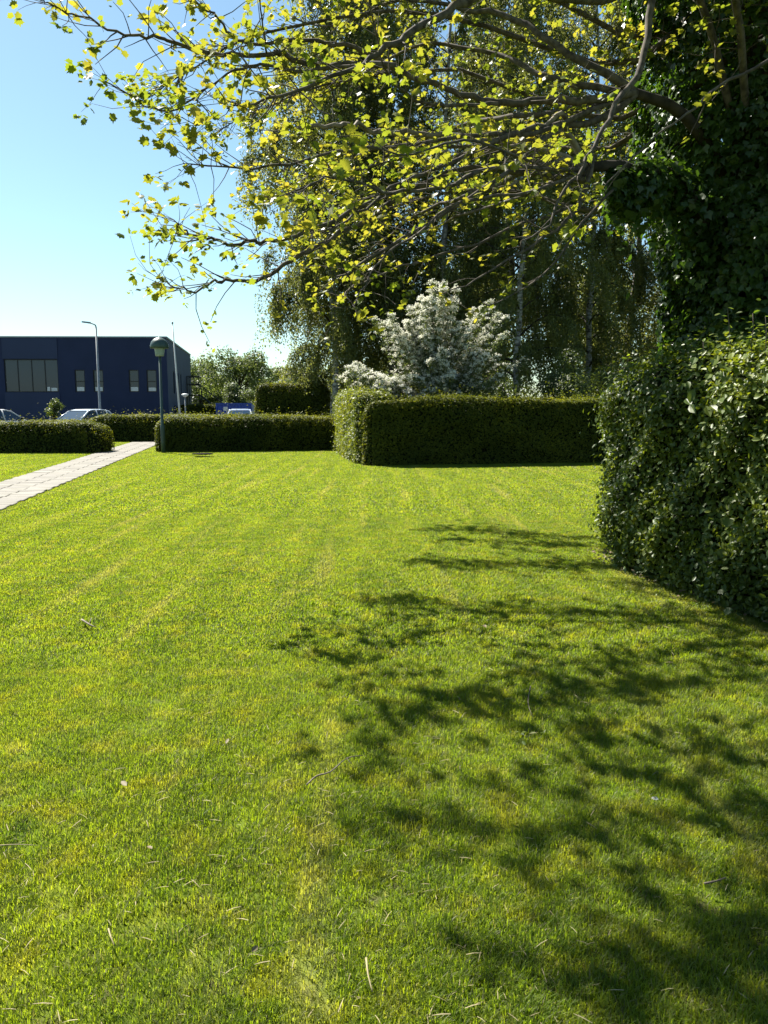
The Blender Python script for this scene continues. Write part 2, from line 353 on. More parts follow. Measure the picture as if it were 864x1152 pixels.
def on_path(x, y, m=0.0):
    d = np.column_stack([x, y]) - PR0; t = d @ PN; s = d @ PD
    return (t > -m) & (t < PW + m) & (s > -1) & (s < PL + 1)
def scatter_object(name, P, rot, scl, idx, sources):
    me = bpy.data.meshes.new(name); me.vertices.add(len(P)); me.vertices.foreach_set('co', np.asarray(P, np.float32).reshape(-1))
    for nm, typ, dat in (('rotz', 'FLOAT', rot), ('scl', 'FLOAT', scl), ('pick', 'INT', idx)):
        q = me.attributes.new(nm, typ, 'POINT'); q.data.foreach_set('value', np.asarray(dat, np.int32 if typ == 'INT' else np.float32))
    o = link(name, me)
    ng = bpy.data.node_groups.new(name + '_scatter', 'GeometryNodeTree')
    ng.interface.new_socket('Geometry', in_out='INPUT', socket_type='NodeSocketGeometry')
    ng.interface.new_socket('Geometry', in_out='OUTPUT', socket_type='NodeSocketGeometry')
    n, l = ng.nodes, ng.links
    gi, go = n.new('NodeGroupInput'), n.new('NodeGroupOutput')
    jn = n.new('GeometryNodeJoinGeometry')
    def attr(nm, t):
        a = n.new('GeometryNodeInputNamedAttribute'); a.data_type = t; a.inputs[0].default_value = nm; return a.outputs['Attribute']
    cx = n.new('ShaderNodeCombineXYZ'); l.new(attr('rotz', 'FLOAT'), cx.inputs[2]); sclo, pk = attr('scl', 'FLOAT'), attr('pick', 'INT')
    for k, so in enumerate(sources):
        oi = n.new('GeometryNodeObjectInfo'); oi.inputs['Object'].default_value = so
        cmp_ = n.new('FunctionNodeCompare'); cmp_.data_type = 'INT'; cmp_.operation = 'EQUAL'; ins = [i for i in cmp_.inputs if i.type == 'INT' and i.enabled]
        l.new(pk, ins[0]); ins[1].default_value = k
        iop = n.new('GeometryNodeInstanceOnPoints'); l.new(gi.outputs[0], iop.inputs['Points']); l.new(oi.outputs['Geometry'], iop.inputs['Instance'])
        l.new(cmp_.outputs[0], iop.inputs['Selection']); l.new(cx.outputs[0], iop.inputs['Rotation']); l.new(sclo, iop.inputs['Scale'])
        l.new(iop.outputs[0], jn.inputs[0])
    l.new(jn.outputs[0], go.inputs[0])
    o.modifiers.new('scatter', 'NODES').node_group = ng
    return o
src = [grass_patch(5200, .6, .028, .062, .0014, 11), grass_patch(5200, .6, .026, .056, .0014, 12), grass_patch(4800, .6, .03, .07, .0015, 13),
       grass_patch(2400, .6, .03, .06, .0028, 14), grass_patch(2400, .6, .03, .055, .0028, 15),
       grass_patch(1000, .76, .035, .06, .006, 16), grass_patch(1000, .76, .03, .055, .006, 17)]
gp, gs, gk = [], [], []
y = 0.9
while y < 37:
    st = 0.36 if y < 12 else 0.46
    hw = 0.58 * y + 1.2
    xs = np.arange(-hw, hw, st)
    for x in xs:
        px, py = x + random.uniform(-.1, .1), y + random.uniform(-.1, .1)
        if on_path(np.array([px]), np.array([py]), .16)[0]: continue
        if px > 3.3 + 0.0 * py and py < 8.6: continue
        gp.append((px, py, 0)); gs.append(random.uniform(.9, 1.1) * (1 + .2 * float(np.clip(sn([px, py, 0], 5, .9), -.7, 1.2))))
        gk.append(random.randrange(3) if y < 4.6 else (3 + random.randrange(2) if y < 11 else 5 + random.randrange(2)))
    y += st
# ragged strip along the path edges
for i in range(230):
    s = random.uniform(0, PL)
    for t in (-.13, PW + .13):
        x, yy, _ = pathpt(s, t + random.uniform(-.03, .03), 0); gp.append((x, yy, 0)); gs.append(random.uniform(.4, .7)); gk.append(5)
grass = scatter_object('grass', gp, RNG.uniform(0, 6.28, len(gp)), gs, gk, src)
tag(grass, 'sunlit mown lawn grass in the park', 'grass', kind='stuff')

# ------------------------------------------------------------------ hedges
def biggest_in_view(P, nr, sz, loc, rz, count):
    """indices of the pieces that show largest from where the photographer stands"""
    c, s_ = math.cos(rz), math.sin(rz); R = np.array([[c, -s_, 0], [s_, c, 0], [0, 0, 1]])
    Wp = P @ R.T + np.array(loc); d = Wp - np.array([0, 0, CAM_H]); dist = np.linalg.norm(d, axis=1)
    fwd = d[:, 1] * math.cos(PITCH) - d[:, 2] * math.sin(PITCH); up = d[:, 1] * math.sin(PITCH) + d[:, 2] * math.cos(PITCH)
    ok = (fwd > .5) & (np.abs(d[:, 0]) < fwd * 432 / FPX * .99) & (np.abs(up) < fwd * 576 / FPX * .99)
    if nr is not None: ok &= ((nr @ R.T) * d).sum(1) < 0
    score = np.where(ok, sz / dist, 0); idx = np.argsort(-score)[:count]
    return idx[score[idx] > 0]
def hedge(name, label, p0, p1, th, h, nl, size, amp=0.06, n_exp=9, mat='hedge_leaf', seed=1, tmpl=LEAF_DIA, top_bulge=0.0, ncl=1.0, parts=0, shoots=0.02, fuzz=.012, jit=.6):
    """clipped hedge along p0-p1 (ground line of its middle), thickness th, height h"""
    rng = np.random.default_rng(seed)
    p0, p1 = np.array(p0, float), np.array(p1, float); L = np.linalg.norm(p1 - p0); c = (p0 + p1) / 2
    t = thing(name, label, 'hedge', (c[0], c[1], 0), math.atan2(*(p1 - p0)[::-1]))
    D = np.array([L / 2, th / 2, h])
    def shape(q):                                          # q on the half cube surface -> rounded, uneven hedge surface
        s = (np.abs(q) ** n_exp).sum(1) ** (-1 / n_exp)
        p = q * s[:, None] * D
        nr = unit(np.sign(q) * np.abs(q * s[:, None]) ** (n_exp - 1) / D * D.mean())
        d = amp * sn(p, seed + 3, 1.3 / ncl) + 0.5 * amp * sn(p, seed + 4, 4.2 / ncl) + top_bulge * np.sin(np.clip(p[:, 2] / h, 0, 1) * 2.2)
        p = p + nr * d[:, None]; p[:, 2] = np.maximum(p[:, 2], 0.01)
        return p, nr
    # solid core, painted dark as the shaded inside of the hedge
    qs, fs = [], []; G = 10
    for ax, sg in ((0, 1), (0, -1), (1, 1), (1, -1), (2, 1)):
        base = len(qs); na = 28
        for i in range(na + 1):
            for j in range(G + 1):
                q = [0, 0, 0]; o_ = [k for k in range(3) if k != ax]; q[ax] = sg
                va = -1 + 2 * i / na; vb = -1 + 2 * j / G
                if o_[0] == 2: va = (va + 1) / 2
                if o_[1] == 2: vb = (vb + 1) / 2
                q[o_[0]], q[o_[1]] = va, vb; qs.append(q)
        for i in range(na):
            for j in range(G):
                k = base + i * (G + 1) + j; fs.append((k, k + 1, k + G + 2, k + G + 1))
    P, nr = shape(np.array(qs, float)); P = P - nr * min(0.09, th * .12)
    m = MB().add(P, fs); m.build('dark_core', 'hedge_core', t, True)
    # leaves
    areas = np.array([th * h, th * h, L * h, L * h * .7, L * th]); pick = rng.choice(5, nl, p=areas / areas.sum())
    q = rng.uniform(-1, 1, (nl, 3)); q[:, 2] = np.abs(q[:, 2])
    for k, (ax, sg) in enumerate(((0, 1), (0, -1), (1, -1), (1, 1), (2, 1))): q[pick == k, ax] = sg
    P, nr = shape(q)
    dep = rng.exponential(0.035, nl) - 0.03; P = P - nr * (dep - rng.exponential(fuzz, nl) * (rng.random(nl) < .4))[:, None]
    sh = (rng.random(nl) < shoots) & (q[:, 2] > .9); P[sh, 2] += rng.exponential(0.09, sh.sum())
    hollow = sn(P, seed + 9, 2.6 / ncl) > 0.95; P[hollow] -= nr[hollow] * .08
    sz = size * rng.uniform(.65, 1.25, nl)
    fr = leaf_frames(nl, nr + np.array([0, 0, .55]), rng, jit)
    keep = np.ones(nl, bool)
    if parts:
        one = biggest_in_view(P, nr, sz, t.location, t.rotation_euler.z, parts); keep[one] = False
        leaf_objects('leaf', P[one], [f[one] for f in fr], sz[one], [LEAF_OVAL, LEAF_OVAL], mat + '_one', t)
    leaf_mesh('foliage', P[keep], [f[keep] for f in fr], sz[keep], tmpl, mat, t, rng)
    return t, shape

hedge('low_hedge', 'low clipped hedge left of the paved path, in front of two parked cars', (-22, 28.0), (-9.85, 27.7), 1.5, 1.08, 34000, .075, .08, seed=21, shoots=.06)
hedge('low_hedge', 'long low clipped hedge just right of the path, behind the green mushroom lamp', (-8.25, 28.3), (-1.4, 29.6), 1.4, 1.2, 30000, .075, .08, seed=22, shoots=.06)
hedge('low_hedge', 'low hedge closing off the far end of the paved path', (-13.9, 36.6), (-4.0, 36.8), 1.2, 1.22, 22000, .085, .06, seed=23, shoots=.06)
hedge('tall_hedge', 'tall dark clipped hedge block behind the low hedge, left of the birches', (-6.35, 39.0), (-2.75, 39.2), 1.6, 2.75, 20000, .1, .08, seed=24, shoots=.08)
hedge('tall_hedge', 'head-high dark clipped hedge running in front of the white flowering tree', (-.62, 21.85), (8.2, 23.3), 1.5, 1.84, 66000, .07, .13, n_exp=16, seed=25, shoots=.1)
hedge('tall_hedge', 'sunlit yellow-green end of hedge running back from the tall dark hedge corner', (-.26, 21.7), (-1.35, 29.2), 1.0, 2.0, 32000, .08, .09, n_exp=16, seed=26, shoots=.1, mat='hedge_leaf_sunlit', fuzz=.04)
hedge('low_hedge', 'sunlit green hedge beside the blue container, far beyond the lamp', (-17.5, 66), (-13.4, 66.5), 1.5, 1.75, 9000, .16, .08, seed=27)
# ------------------------------------------------------------------ near hedge on the right

hroot, _ = hedge('tall_hedge', 'big leafy hedge close by at the right edge, below the ivy-covered tree', (2.98, 8.0), (4.08, 3.2), 1.4, 1.86, 85000, .05, .14, 8, 'near_leaf', 31, LEAF_OVAL, .2, .6, 260, .12, fuzz=.035, jit=.7)
# upright shoots and larger hazel-like leaves on the camera side of its top
hz = hroot.rotation_euler.z; hl = np.array(hroot.location)
def to_hedge(p):
    d = np.asarray(p, float) - hl; c, s_ = math.cos(-hz), math.sin(-hz)
    return np.array([c * d[0] - s_ * d[1], s_ * d[0] + c * d[1], d[2]])
rs = np.random.default_rng(77)
for (u, v0, v1, Y) in ((820, 345, 430, 6.3), (846, 352, 440, 6.0), (861, 355, 450, 5.8), (792, 385, 440, 6.5), (705, 400, 440, 7.6), (745, 396, 430, 7.0)):
    a, b = at(u + 4, v1, Y), at(u, v0, Y); pts = [a + (b - a) * k / 5 + rs.normal(0, .008, 3) for k in range(6)]
    sh = MB().tube([to_hedge(p) for p in pts], [.005, .0045, .004, .0035, .003, .002], 5).build('shoot', 'bark', hroot, True)
    m = 9; tt = np.linspace(.15, 1, m); P = np.array([pts[min(4, int(x * 5))] * (1 - (x * 5 - min(4, int(x * 5)))) + pts[min(5, int(x * 5) + 1)] * (x * 5 - min(4, int(x * 5))) for x in tt])
    sd_ = np.where(np.arange(m) % 2 == 0, 1, -1)[:, None] * np.array([1, .3, .15]) + rs.normal(0, .3, (m, 3)); sz = .075 * (1.15 - .6 * tt) + .01
    fr = leaf_frames(m, np.array([0, -.35, 1]), rs, .4, sd_); P = P + fr[1] * sz[:, None] * .55
    leaf_objects('leaf', np.array([to_hedge(p) for p in P]), [np.array([to_hedge(hl + f) for f in ff]) for ff in fr], sz, [LEAF_OVAL], 'shoot_leaf', sh)
n = 90
P = np.array([at(rs.uniform(770, 875), rs.uniform(395, 470), 5.55 + rs.uniform(-.15, .45)) for _ in range(n)])
fr = leaf_frames(n, np.array([-.3, -.35, .9]), rs, .35, np.array([-.3, -1, -.35])); sz = rs.uniform(.06, .115, n)
leaf_objects('leaf', np.array([to_hedge(p) for p in P]), [np.array([to_hedge(hl + f) for f in ff]) for ff in fr], sz, [LEAF_OVAL], 'near_leaf_one', hroot)
# lobed sprays low on the hedge by the frame's edge
n = 70
P = np.array([at(rs.uniform(812, 872), rs.uniform(560, 690), 5.75 + rs.uniform(-.1, .3)) for _ in range(n)])
fr = leaf_frames(n, np.array([-.5, -.5, .8]), rs, .35, np.array([-.6, -.6, -.5])); sz = rs.uniform(.05, .09, n)
leaf_mesh('lobed_foliage', np.array([to_hedge(p) for p in P]), [np.array([to_hedge(hl + f) for f in ff]) for ff in fr], sz, LEAF_PALM, 'near_leaf', hroot, rs)

# ------------------------------------------------------------------ big tree on the right: ivy-clad trunk, spreading limbs, young leaves
TX, TY = 4.6, 9.9
tree = thing('plane_tree', 'big tree at the right with ivy-clad trunk and long branches of lime green young leaves', 'tree', (TX, TY, 0))
TO = np.array([TX, TY, 0])
MB().tube([(0, 0, -.1), (.02, 0, 1), (-.03, .02, 3), (.04, 0, 5.5), (0, 0, 8), (.1, .1, 11), (.2, .2, 13.5)], [.48, .38, .34, .31, .27, .2, .08], 14).build('trunk', 'bark_dark', tree, True)
rb = np.random.default_rng(5)
hubA, hubB, hubC, hubD = at(715, 105, 8.8), at(660, 190, 8.6), at(742, -60, 8.0), at(705, 208, 8.9)
BR = []      # branch: (list of points from root to tip, radii)
def smooth(pts, sub=4):
    pts = [np.asarray(p, float) for p in pts]; out = []
    for i in range(len(pts) - 1):
        p0, p1, p2, p3 = pts[max(i - 1, 0)], pts[i], pts[i + 1], pts[min(i + 2, len(pts) - 1)]
        for k in range(sub):
            t = k / sub
            out.append(.5 * (2 * p1 + (p2 - p0) * t + (2 * p0 - 5 * p1 + 4 * p2 - p3) * t * t + (3 * p1 - p0 - 3 * p2 + p3) * t ** 3))
    return out + [pts[-1]]
def limb(pts, r0, r1, leafy=1.0, mat='bark', name='branch', sub=4):
    p = smooth(pts, sub); k = len(p)
    rr = [r0 + (r1 - r0) * (i / (k - 1)) ** .8 for i in range(k)]
    q = [x + rb.normal(0, min(.012, r0 * .35), 3) if 0 < i < k - 1 else x for i, x in enumerate(p)]
    MB().tube([x - TO for x in q], rr, 9 if r0 > .03 else 6).build(name, mat, tree, True)
    BR.append((q, rr, leafy)); return q
def px(seq, Y0, Y1, root=None):
    """a limb measured along its visible line, depth Y0 at the root to Y1 at the tip"""
    n_ = len(seq); pts = [at(u, v, Y0 + (Y1 - Y0) * i / (n_ - 1)) for i, (u, v) in enumerate(seq)]
    return ([root] if root is not None else []) + pts
tr = lambda z: np.array([TX - .15, TY - .05, z])
limb([tr(4.0), at(770, 130, 9.3), hubA], .085, .05, 0, 'bark_dark')
limb([tr(3.0), at(760, 205, 9.3), hubD, at(694, 206, 8.7)], .13, .085, 0, 'bark_dark')
limb([tr(3.6), at(720, 195, 9.0), hubB], .1, .05, 0, 'bark_dark')
limb([tr(6.1), at(800, -60, 8.9), hubC, at(690, -8, 7.6), at(640, -2, 7.2), at(590, -14, 6.9), at(540, -2, 6.6), at(521, 3, 6.5), at(480, 27, 6.3), at(441, 53, 6.1), at(417, 65, 6.0), at(360, 93, 5.8), at(300, 111, 5.6), at(255, 122, 5.5)], .075, .005)
limb(px([(722, 75), (733, 0), (742, -60)][::-1] + [(700, 107), (684, 134), (663, 177), (636, 215), (615, 252), (585, 280)], 8.0, 6.3), .042, .005, .6)
# upper fan, reaching the top left
L1 = limb(px([(660, 112), (620, 112), (577, 116), (540, 111), (510, 103), (470, 88), (432, 70), (400, 55), (345, 45), (300, 50), (272, 47), (255, 35), (240, 15), (212, 1)], 8.4, 6.4, hubA), .045, .005)
limb(px([(445, 75), (390, 73), (345, 70), (315, 60), (300, 62), (250, 62), (215, 55), (185, 43), (160, 42), (130, 35), (90, 17), (60, 8), (45, 0)], 7.3, 6.2), .03, .004, 1.1)
limb(px([(400, 74), (345, 80), (300, 74), (280, 75), (255, 83), (225, 105), (190, 125), (150, 108), (118, 92)], 7.1, 6.3), .016, .004, 1.3)
limb(px([(560, 117), (510, 119), (480, 116), (460, 108), (432, 75), (420, 20), (410, -20)], 7.9, 6.5), .02, .005)
limb(px([(300, 60), (296, 30), (290, -10), (280, -40)], 6.7, 6.2), .01, .004, 1.2)
limb(px([(212, 105), (235, 128), (222, 140), (205, 132)], 6.4, 6.2), .006, .003, 1.3)
# dead pale limb
limb(px([(620, 170), (560, 160), (500, 151), (456, 149), (420, 147), (396, 140), (375, 143), (336, 144)], 8.4, 7.0, hubB), .035, .016, .3, 'bark_pale')
limb(px([(640, 150), (630, 128), (605, 150), (575, 165), (540, 172)], 8.4, 7.8, hubB), .04, .01, .5, 'bark_pale')
limb(px([(655, 205), (625, 182), (600, 175), (570, 190)], 8.5, 7.9, hubB), .05, .01, .4)
limb(px([(640, 180), (610, 187), (580, 205), (555, 212)], 8.4, 7.6, hubB), .03, .008, .4, 'bark_pale')
# middle and lower fan
limb(px([(668, 137), (615, 142), (561, 156), (502, 185), (454, 204), (400, 242), (365, 262)], 8.6, 6.0, hubA), .045, .005)
limb(px([(658, 126), (615, 156), (561, 199), (480, 252), (400, 300), (372, 318)], 8.6, 5.8, hubA), .04, .005, .8)
limb(px([(630, 200), (560, 190), (500, 195), (430, 235), (370, 270), (330, 292), (293, 315), (274, 317), (253, 315), (237, 320), (215, 328), (197, 322), (180, 313)], 8.4, 6.6, hubB), .04, .004, 1.1)
limb(px([(620, 185), (560, 170), (500, 185), (430, 220), (360, 255), (310, 270), (277, 274), (253, 274), (237, 269), (220, 264), (202, 257), (195, 247)], 8.3, 6.4, hubB), .038, .004, 1.1)
limb(px([(600, 150), (540, 150), (450, 165), (380, 172), (310, 186), (260, 190), (206, 184)], 8.0, 6.2, hubA), .03, .004, 1.2)
limb(px([(668, 177), (658, 215), (642, 242), (604, 274), (560, 300), (523, 322), (490, 330)], 8.6, 6.6, hubB), .03, .004, .6)
limb(px([(690, 215), (655, 250), (620, 300), (580, 330), (545, 345)], 8.6, 7.2, hubD), .02, .004, .35)
limb(px([(650, 230), (590, 250), (520, 280), (450, 300), (400, 322), (385, 335)], 8.6, 6.4, hubB), .025, .004, .8)
limb(px([(560, 190), (500, 210), (440, 215), (400, 205), (365, 200), (340, 215)], 6.2, 4.3, hubB), .02, .004, 1.3)
limb(px([(600, 215), (520, 225), (470, 262), (430, 290), (405, 330), (398, 345)], 7.0, 5.4, hubB), .018, .004, .9)
limb(px([(540, 160), (490, 165), (455, 175), (430, 168)], 5.6, 4.2, at(620, 190, 7.5)), .012, .004, 1.2)
limb(px([(900, 60), (864, 70), (808, 97), (781, 123), (749, 145), (711, 177), (680, 210)], 5.4, 5.0), .014, .004, .25)
# limbs reaching back into the wood
limb(px([(600, 190), (540, 215), (480, 235), (430, 270), (400, 310)], 9.2, 12.5, hubB), .05, .006, 1.2)
limb(px([(600, 130), (520, 140), (440, 175), (380, 215), (330, 245)], 9.2, 13.0, hubA), .042, .005, 1.3)
limb(px([(620, 90), (560, 60), (480, 50), (410, 80), (360, 110), (320, 150)], 9.0, 12.0, hubA), .042, .005, 1.2)
limb(px([(640, 60), (580, 20), (520, 10), (450, 0), (380, 30), (330, 20)], 8.8, 10.5, hubA), .05, .006, .9)
limb(px([(560, 230), (500, 250), (450, 275), (410, 300)], 9.5, 12.0, hubB), .03, .005, .6)
# limbs above the frame, which throw the nearer part of the dappled shade
up = [[(3.2, 8.6, 5.9), (1.6, 7.4, 6.2), (.2, 6.6, 6.1), (-.9, 6.0, 5.8), (-1.7, 5.4, 5.3)],
      [(3.4, 8.2, 5.8), (2.0, 6.6, 6.0), (.8, 5.4, 5.8), (-.2, 4.7, 5.4), (-1.0, 4.3, 4.9)],
      [(3.8, 8.0, 6.2), (2.8, 6.2, 6.3), (1.8, 4.8, 6.0), (.9, 4.0, 5.5)],
      [(3.4, 8.8, 7.4), (1.4, 8.4, 8.2), (-.3, 8.2, 8.3), (-1.4, 7.6, 8.0)],
      [(3.6, 8.4, 7.2), (2.0, 7.0, 7.8), (.6, 6.0, 7.8), (-.2, 5.5, 7.3)],
      [(4.0, 8.8, 8.4), (2.6, 8.6, 9.6), (.8, 9.6, 10.0), (-.5, 10.4, 9.7)],
      [(3.3, 9.6, 6.6), (1.4, 9.9, 7.4), (-.2, 10.6, 7.6), (-1.6, 11.3, 7.2)],
      [(3, 10, 4.4), (1.2, 10.4, 4.9), (-.2, 10.6, 4.7), (-1.6, 10.4, 4.2)], [(3.2, 10.5, 4.2), (1.5, 11.2, 4.6), (0, 11.5, 4.4), (-1.2, 11.7, 4.0)],
      [(3.0, 10.8, 5.0), (1.2, 11.9, 5.6), (-.4, 12.7, 5.5), (-1.8, 13.1, 5.0)], [(3.0, 10.3, 5.2), (1.0, 10.9, 6.0), (-.8, 11.1, 5.9), (-2.2, 11.0, 5.3)],
      [(3.0, 8.0, 6.2), (1.0, 6.8, 6.6), (-.8, 6.0, 6.3), (-2.3, 5.4, 5.6)], [(2.8, 7.4, 6.1), (1.0, 6.2, 6.4), (-.4, 5.5, 6.2), (-1.5, 5.0, 5.7)], [(3.2, 10, 6), (1.6, 9.9, 6.6), (.2, 9.8, 6.7), (-1, 9.4, 6.3)],
      [(3, 9, 6.8), (.8, 8.2, 7.4), (-1.4, 7.4, 7.2), (-3.2, 6.7, 6.5)], [(2.5, 8.6, 7), (0, 7.6, 7.6), (-1.6, 6.8, 7.3), (-2.6, 6.0, 6.6)], [(3, 9.6, 5.6), (.6, 9.6, 6.1), (-1.4, 9.4, 5.8), (-2.6, 9.3, 5.1)],
      [(5.6, 8.6, 7.4), (6.6, 7.0, 8.2), (7.4, 5.8, 8.2)], [(5.9, 10.6, 8), (7.6, 11, 9), (9, 11.4, 9.2)]]
for k, seq in enumerate(up): limb([tr(4.0 + .23 * k)] + seq, .05, .005, 1.9)
# twigs and their leaf clusters
TW = MB(); LP, LT, LS = [], [], []
down = np.array([0, 0, -1.0])
for q, rr, leafy in BR:
    if leafy <= 0: continue
    q = np.array(q); seg = np.linalg.norm(np.diff(q, axis=0), axis=1); Ltot = seg.sum(); cum = np.concatenate([[0], np.cumsum(seg)])
    nt = int(Ltot * 15 * leafy) + 3
    for s0 in list(Ltot * (1 - rb.random(nt) ** 1.25 * .92)) + [Ltot * .999]:
        i = min(np.searchsorted(cum, s0) - 1, len(q) - 2); i = max(i, 0); f = (s0 - cum[i]) / (seg[i] + 1e-6)
        p = q[i] * (1 - f) + q[i + 1] * f; r = rr[i]
        if np.linalg.norm(p[:2] - TO[:2]) < 1.3: continue
        uu = 432 + FPX * p[0] / p[1]
        if leafy < 1.45 and rb.random() < np.interp(uu, [280, 400, 560], [.05, .5, .65]): continue
        td = unit(q[i + 1] - q[i]); d = unit(td * rb.uniform(.2, 1.1) + rb.normal(0, .55, 3) + np.array([-.12, 0, .1]))
        ln = rb.uniform(.12, .5) * (1 if r < .03 else 1.2); kk = 3
        pts = [p]
        for k in range(kk): pts.append(pts[-1] + d * ln / kk); d = unit(d + rb.normal(0, .2, 3) + np.array([0, 0, .06]))
        r0 = min(r * .6, .006); TW.tube([x - TO for x in pts], [r0, r0 * .8, r0 * .6, r0 * .4], 4, False)
        for (c, m) in ((pts[-1], rb.integers(3, 6)), (pts[2], rb.integers(0, 3))):
            sc_ = rb.uniform(.65, 1.15)
            for _ in range(m):
                a = unit(d * .8 + rb.normal(0, .7, 3) + np.array([0, 0, -.35])); LP.append(c + a * rb.uniform(.02, .06)); LT.append(a); LS.append(sc_ * rb.uniform(.034, .088))
TW.build('twigs', 'bark', tree, True)['kind'] = 'stuff'
LP, LT, LS = np.array(LP), np.array(LT), np.array(LS); n = len(LP)
fr = leaf_frames(n, np.array([-.15, .1, .8]), rb, .45, LT)
LP = LP - TO; LP = LP + fr[1] * LS[:, None] * .5
one = biggest_in_view(LP, None, LS, tree.location, 0, 300); keep = np.ones(n, bool); keep[one] = False
leaf_objects('leaf', LP[one], [f[one] for f in fr], LS[one], [LEAF_PALM, LEAF_PALM_B], 'plane_leaf_one', tree)
h_ = keep & (np.arange(n) % 2 == 0); g_ = keep & (np.arange(n) % 2 == 1)
leaf_mesh('foliage', LP[h_], [f[h_] for f in fr], LS[h_], LEAF_PALM, 'plane_leaf', tree, rb)
leaf_mesh('foliage', LP[g_], [f[g_] for f in fr], LS[g_], LEAF_PALM_B, 'plane_leaf', tree, rb)
print('plane leaves', n)
# ivy on trunk and on the stub limb
n = 58000; ri = np.random.default_rng(9)
z = ri.uniform(0.1, 10.5, n); a = ri.uniform(0, 6.283, n)
R0 = np.interp(z, [0, 2.2, 3, 4, 5, 6.5, 8, 10.5], [.9, 1.0, 1.05, 1.1, 1.35, 1.6, 1.4, .8])
dirv = np.column_stack([np.cos(a), np.sin(a), 0 * a]); base = dirv * .8 + np.column_stack([0 * z, 0 * z, z])
R = R0 * (1 + .26 * sn(base, 41, 1.5) + .14 * sn(base, 42, 4.0)) - ri.exponential(.09, n)
P = dirv * np.maximum(R, .35)[:, None]; P[:, 2] = z
nb = 5000; tb = ri.random(nb); sb = np.array([p - TO for p in smooth([tr(3.0), at(760, 205, 9.3), hubD, at(694, 206, 8.7)], 8)]); ib = (tb * (len(sb) - 1.01)).astype(int)
vb = unit(ri.normal(size=(nb, 3))); Pb = sb[ib] + vb * ri.uniform(.1, .3, nb)[:, None] * (1.25 - .7 * tb)[:, None]; Pb[:, 2] -= ri.exponential(.22, nb) * (1.1 - tb)
P = np.vstack([P, Pb]); nrm = np.vstack([dirv, vb]) + np.array([0, 0, .45])
fr = leaf_frames(len(P), nrm, ri, .5, np.array([0, 0, -1.0]) + np.vstack([dirv, vb]) * .3)
leaf_mesh('ivy', P, fr, ri.uniform(.06, .12, len(P)), LEAF_IVY, 'ivy_leaf', tree, ri)

# ------------------------------------------------------------------ birches behind the tall hedge
def birch(H, seed, spread, low=.2, nlimb=46, dens=1.0):
    r = np.random.default_rng(seed); t = thing('birch_tree', '', 'tree')
    tk = [np.array([0, 0, -.05])]
    for k in range(1, 13): tk.append(np.array([r.normal(0, .1) + .12 * math.sin(k), r.normal(0, .1), H * k / 12]))
    tk = smooth(tk, 3); MB().tube(tk, [.135 * (1 - i / len(tk)) ** .8 + .012 for i in range(len(tk))], 10).build('trunk', 'birch', t, True)
    tz = np.array([p[2] for p in tk]); LB = MB(); P = []
    for k in range(nlimb):
        z0 = H * (low + (.97 - low) * ((k + r.random()) / nlimb) ** .95); rel = z0 / H
        i = int(np.argmin(abs(tz - z0))); p = np.array(tk[i]); a = k * 2.4 + r.normal(0, .3)
        Lm = spread * np.interp(rel, [low, .35, .65, .85, 1], [.8, 1, .98, .72, .25]) * r.uniform(.7, 1.15)
        d = np.array([math.cos(a), math.sin(a), r.uniform(.5, 1.1)]); d /= np.linalg.norm(d)
        pts = [p]; m = 7
        for j in range(m): p = p + d * Lm / m; pts.append(p); d = unit(d + np.array([0, 0, -.16 - .05 * j]) + r.normal(0, .1, 3))
        LB.tube(pts, [.05 * (1 - rel * .6) * (1 - j / (m + .6)) + .004 for j in range(m + 1)], 5, False)
        ns = int(13 * dens * Lm / 2) + 6
        for _ in range(ns):
            u = r.uniform(.25, 1) * m; j = min(int(u), m - 1); b = pts[j] + (pts[j + 1] - pts[j]) * (u - j)
            ls = r.uniform(.5, 2.3) * np.interp(rel, [low, .5, 1], [1.15, 1, .55])
            out = np.array([math.cos(a), math.sin(a), 0]) * r.uniform(0, .35) + r.normal(0, .22, 3); nl = int(36 * ls) + 10
            w = r.random(nl) ** .8; st = b + np.outer(w, out * ls * .7) + np.outer(w ** 1.4, [0, 0, -ls])
            P.append(st + r.normal(0, .085, (nl, 3)))
            if r.random() < .25: LB.tube([b, b + out * ls * .35 - np.array([0, 0, ls * .38]), b + out * ls * .7 - np.array([0, 0, ls])], [.006, .004, .003], 3, False)
    LB.build('limbs', 'bark_dark', t, True)
    P = np.vstack(P); P = P[P[:, 2] > .5]
    leaf_mesh('crown', P, leaf_frames(len(P), np.array([0, 0, .3]), r, .9, np.array([0, 0, -1.0])), r.uniform(.075, .135, len(P)), LEAF_DIA, 'birch_leaf', t, r)
    return t, len(P)
protos = [birch(22, 51, 4.2, .15, 70, 1.6), birch(19.5, 52, 3.8, .12, 54, 1.1), birch(22, 53, 3.6, .13, 54, 1.05)]
print('birch leaves', [b[1] for b in protos])
BG = 'birches behind the tall hedge'
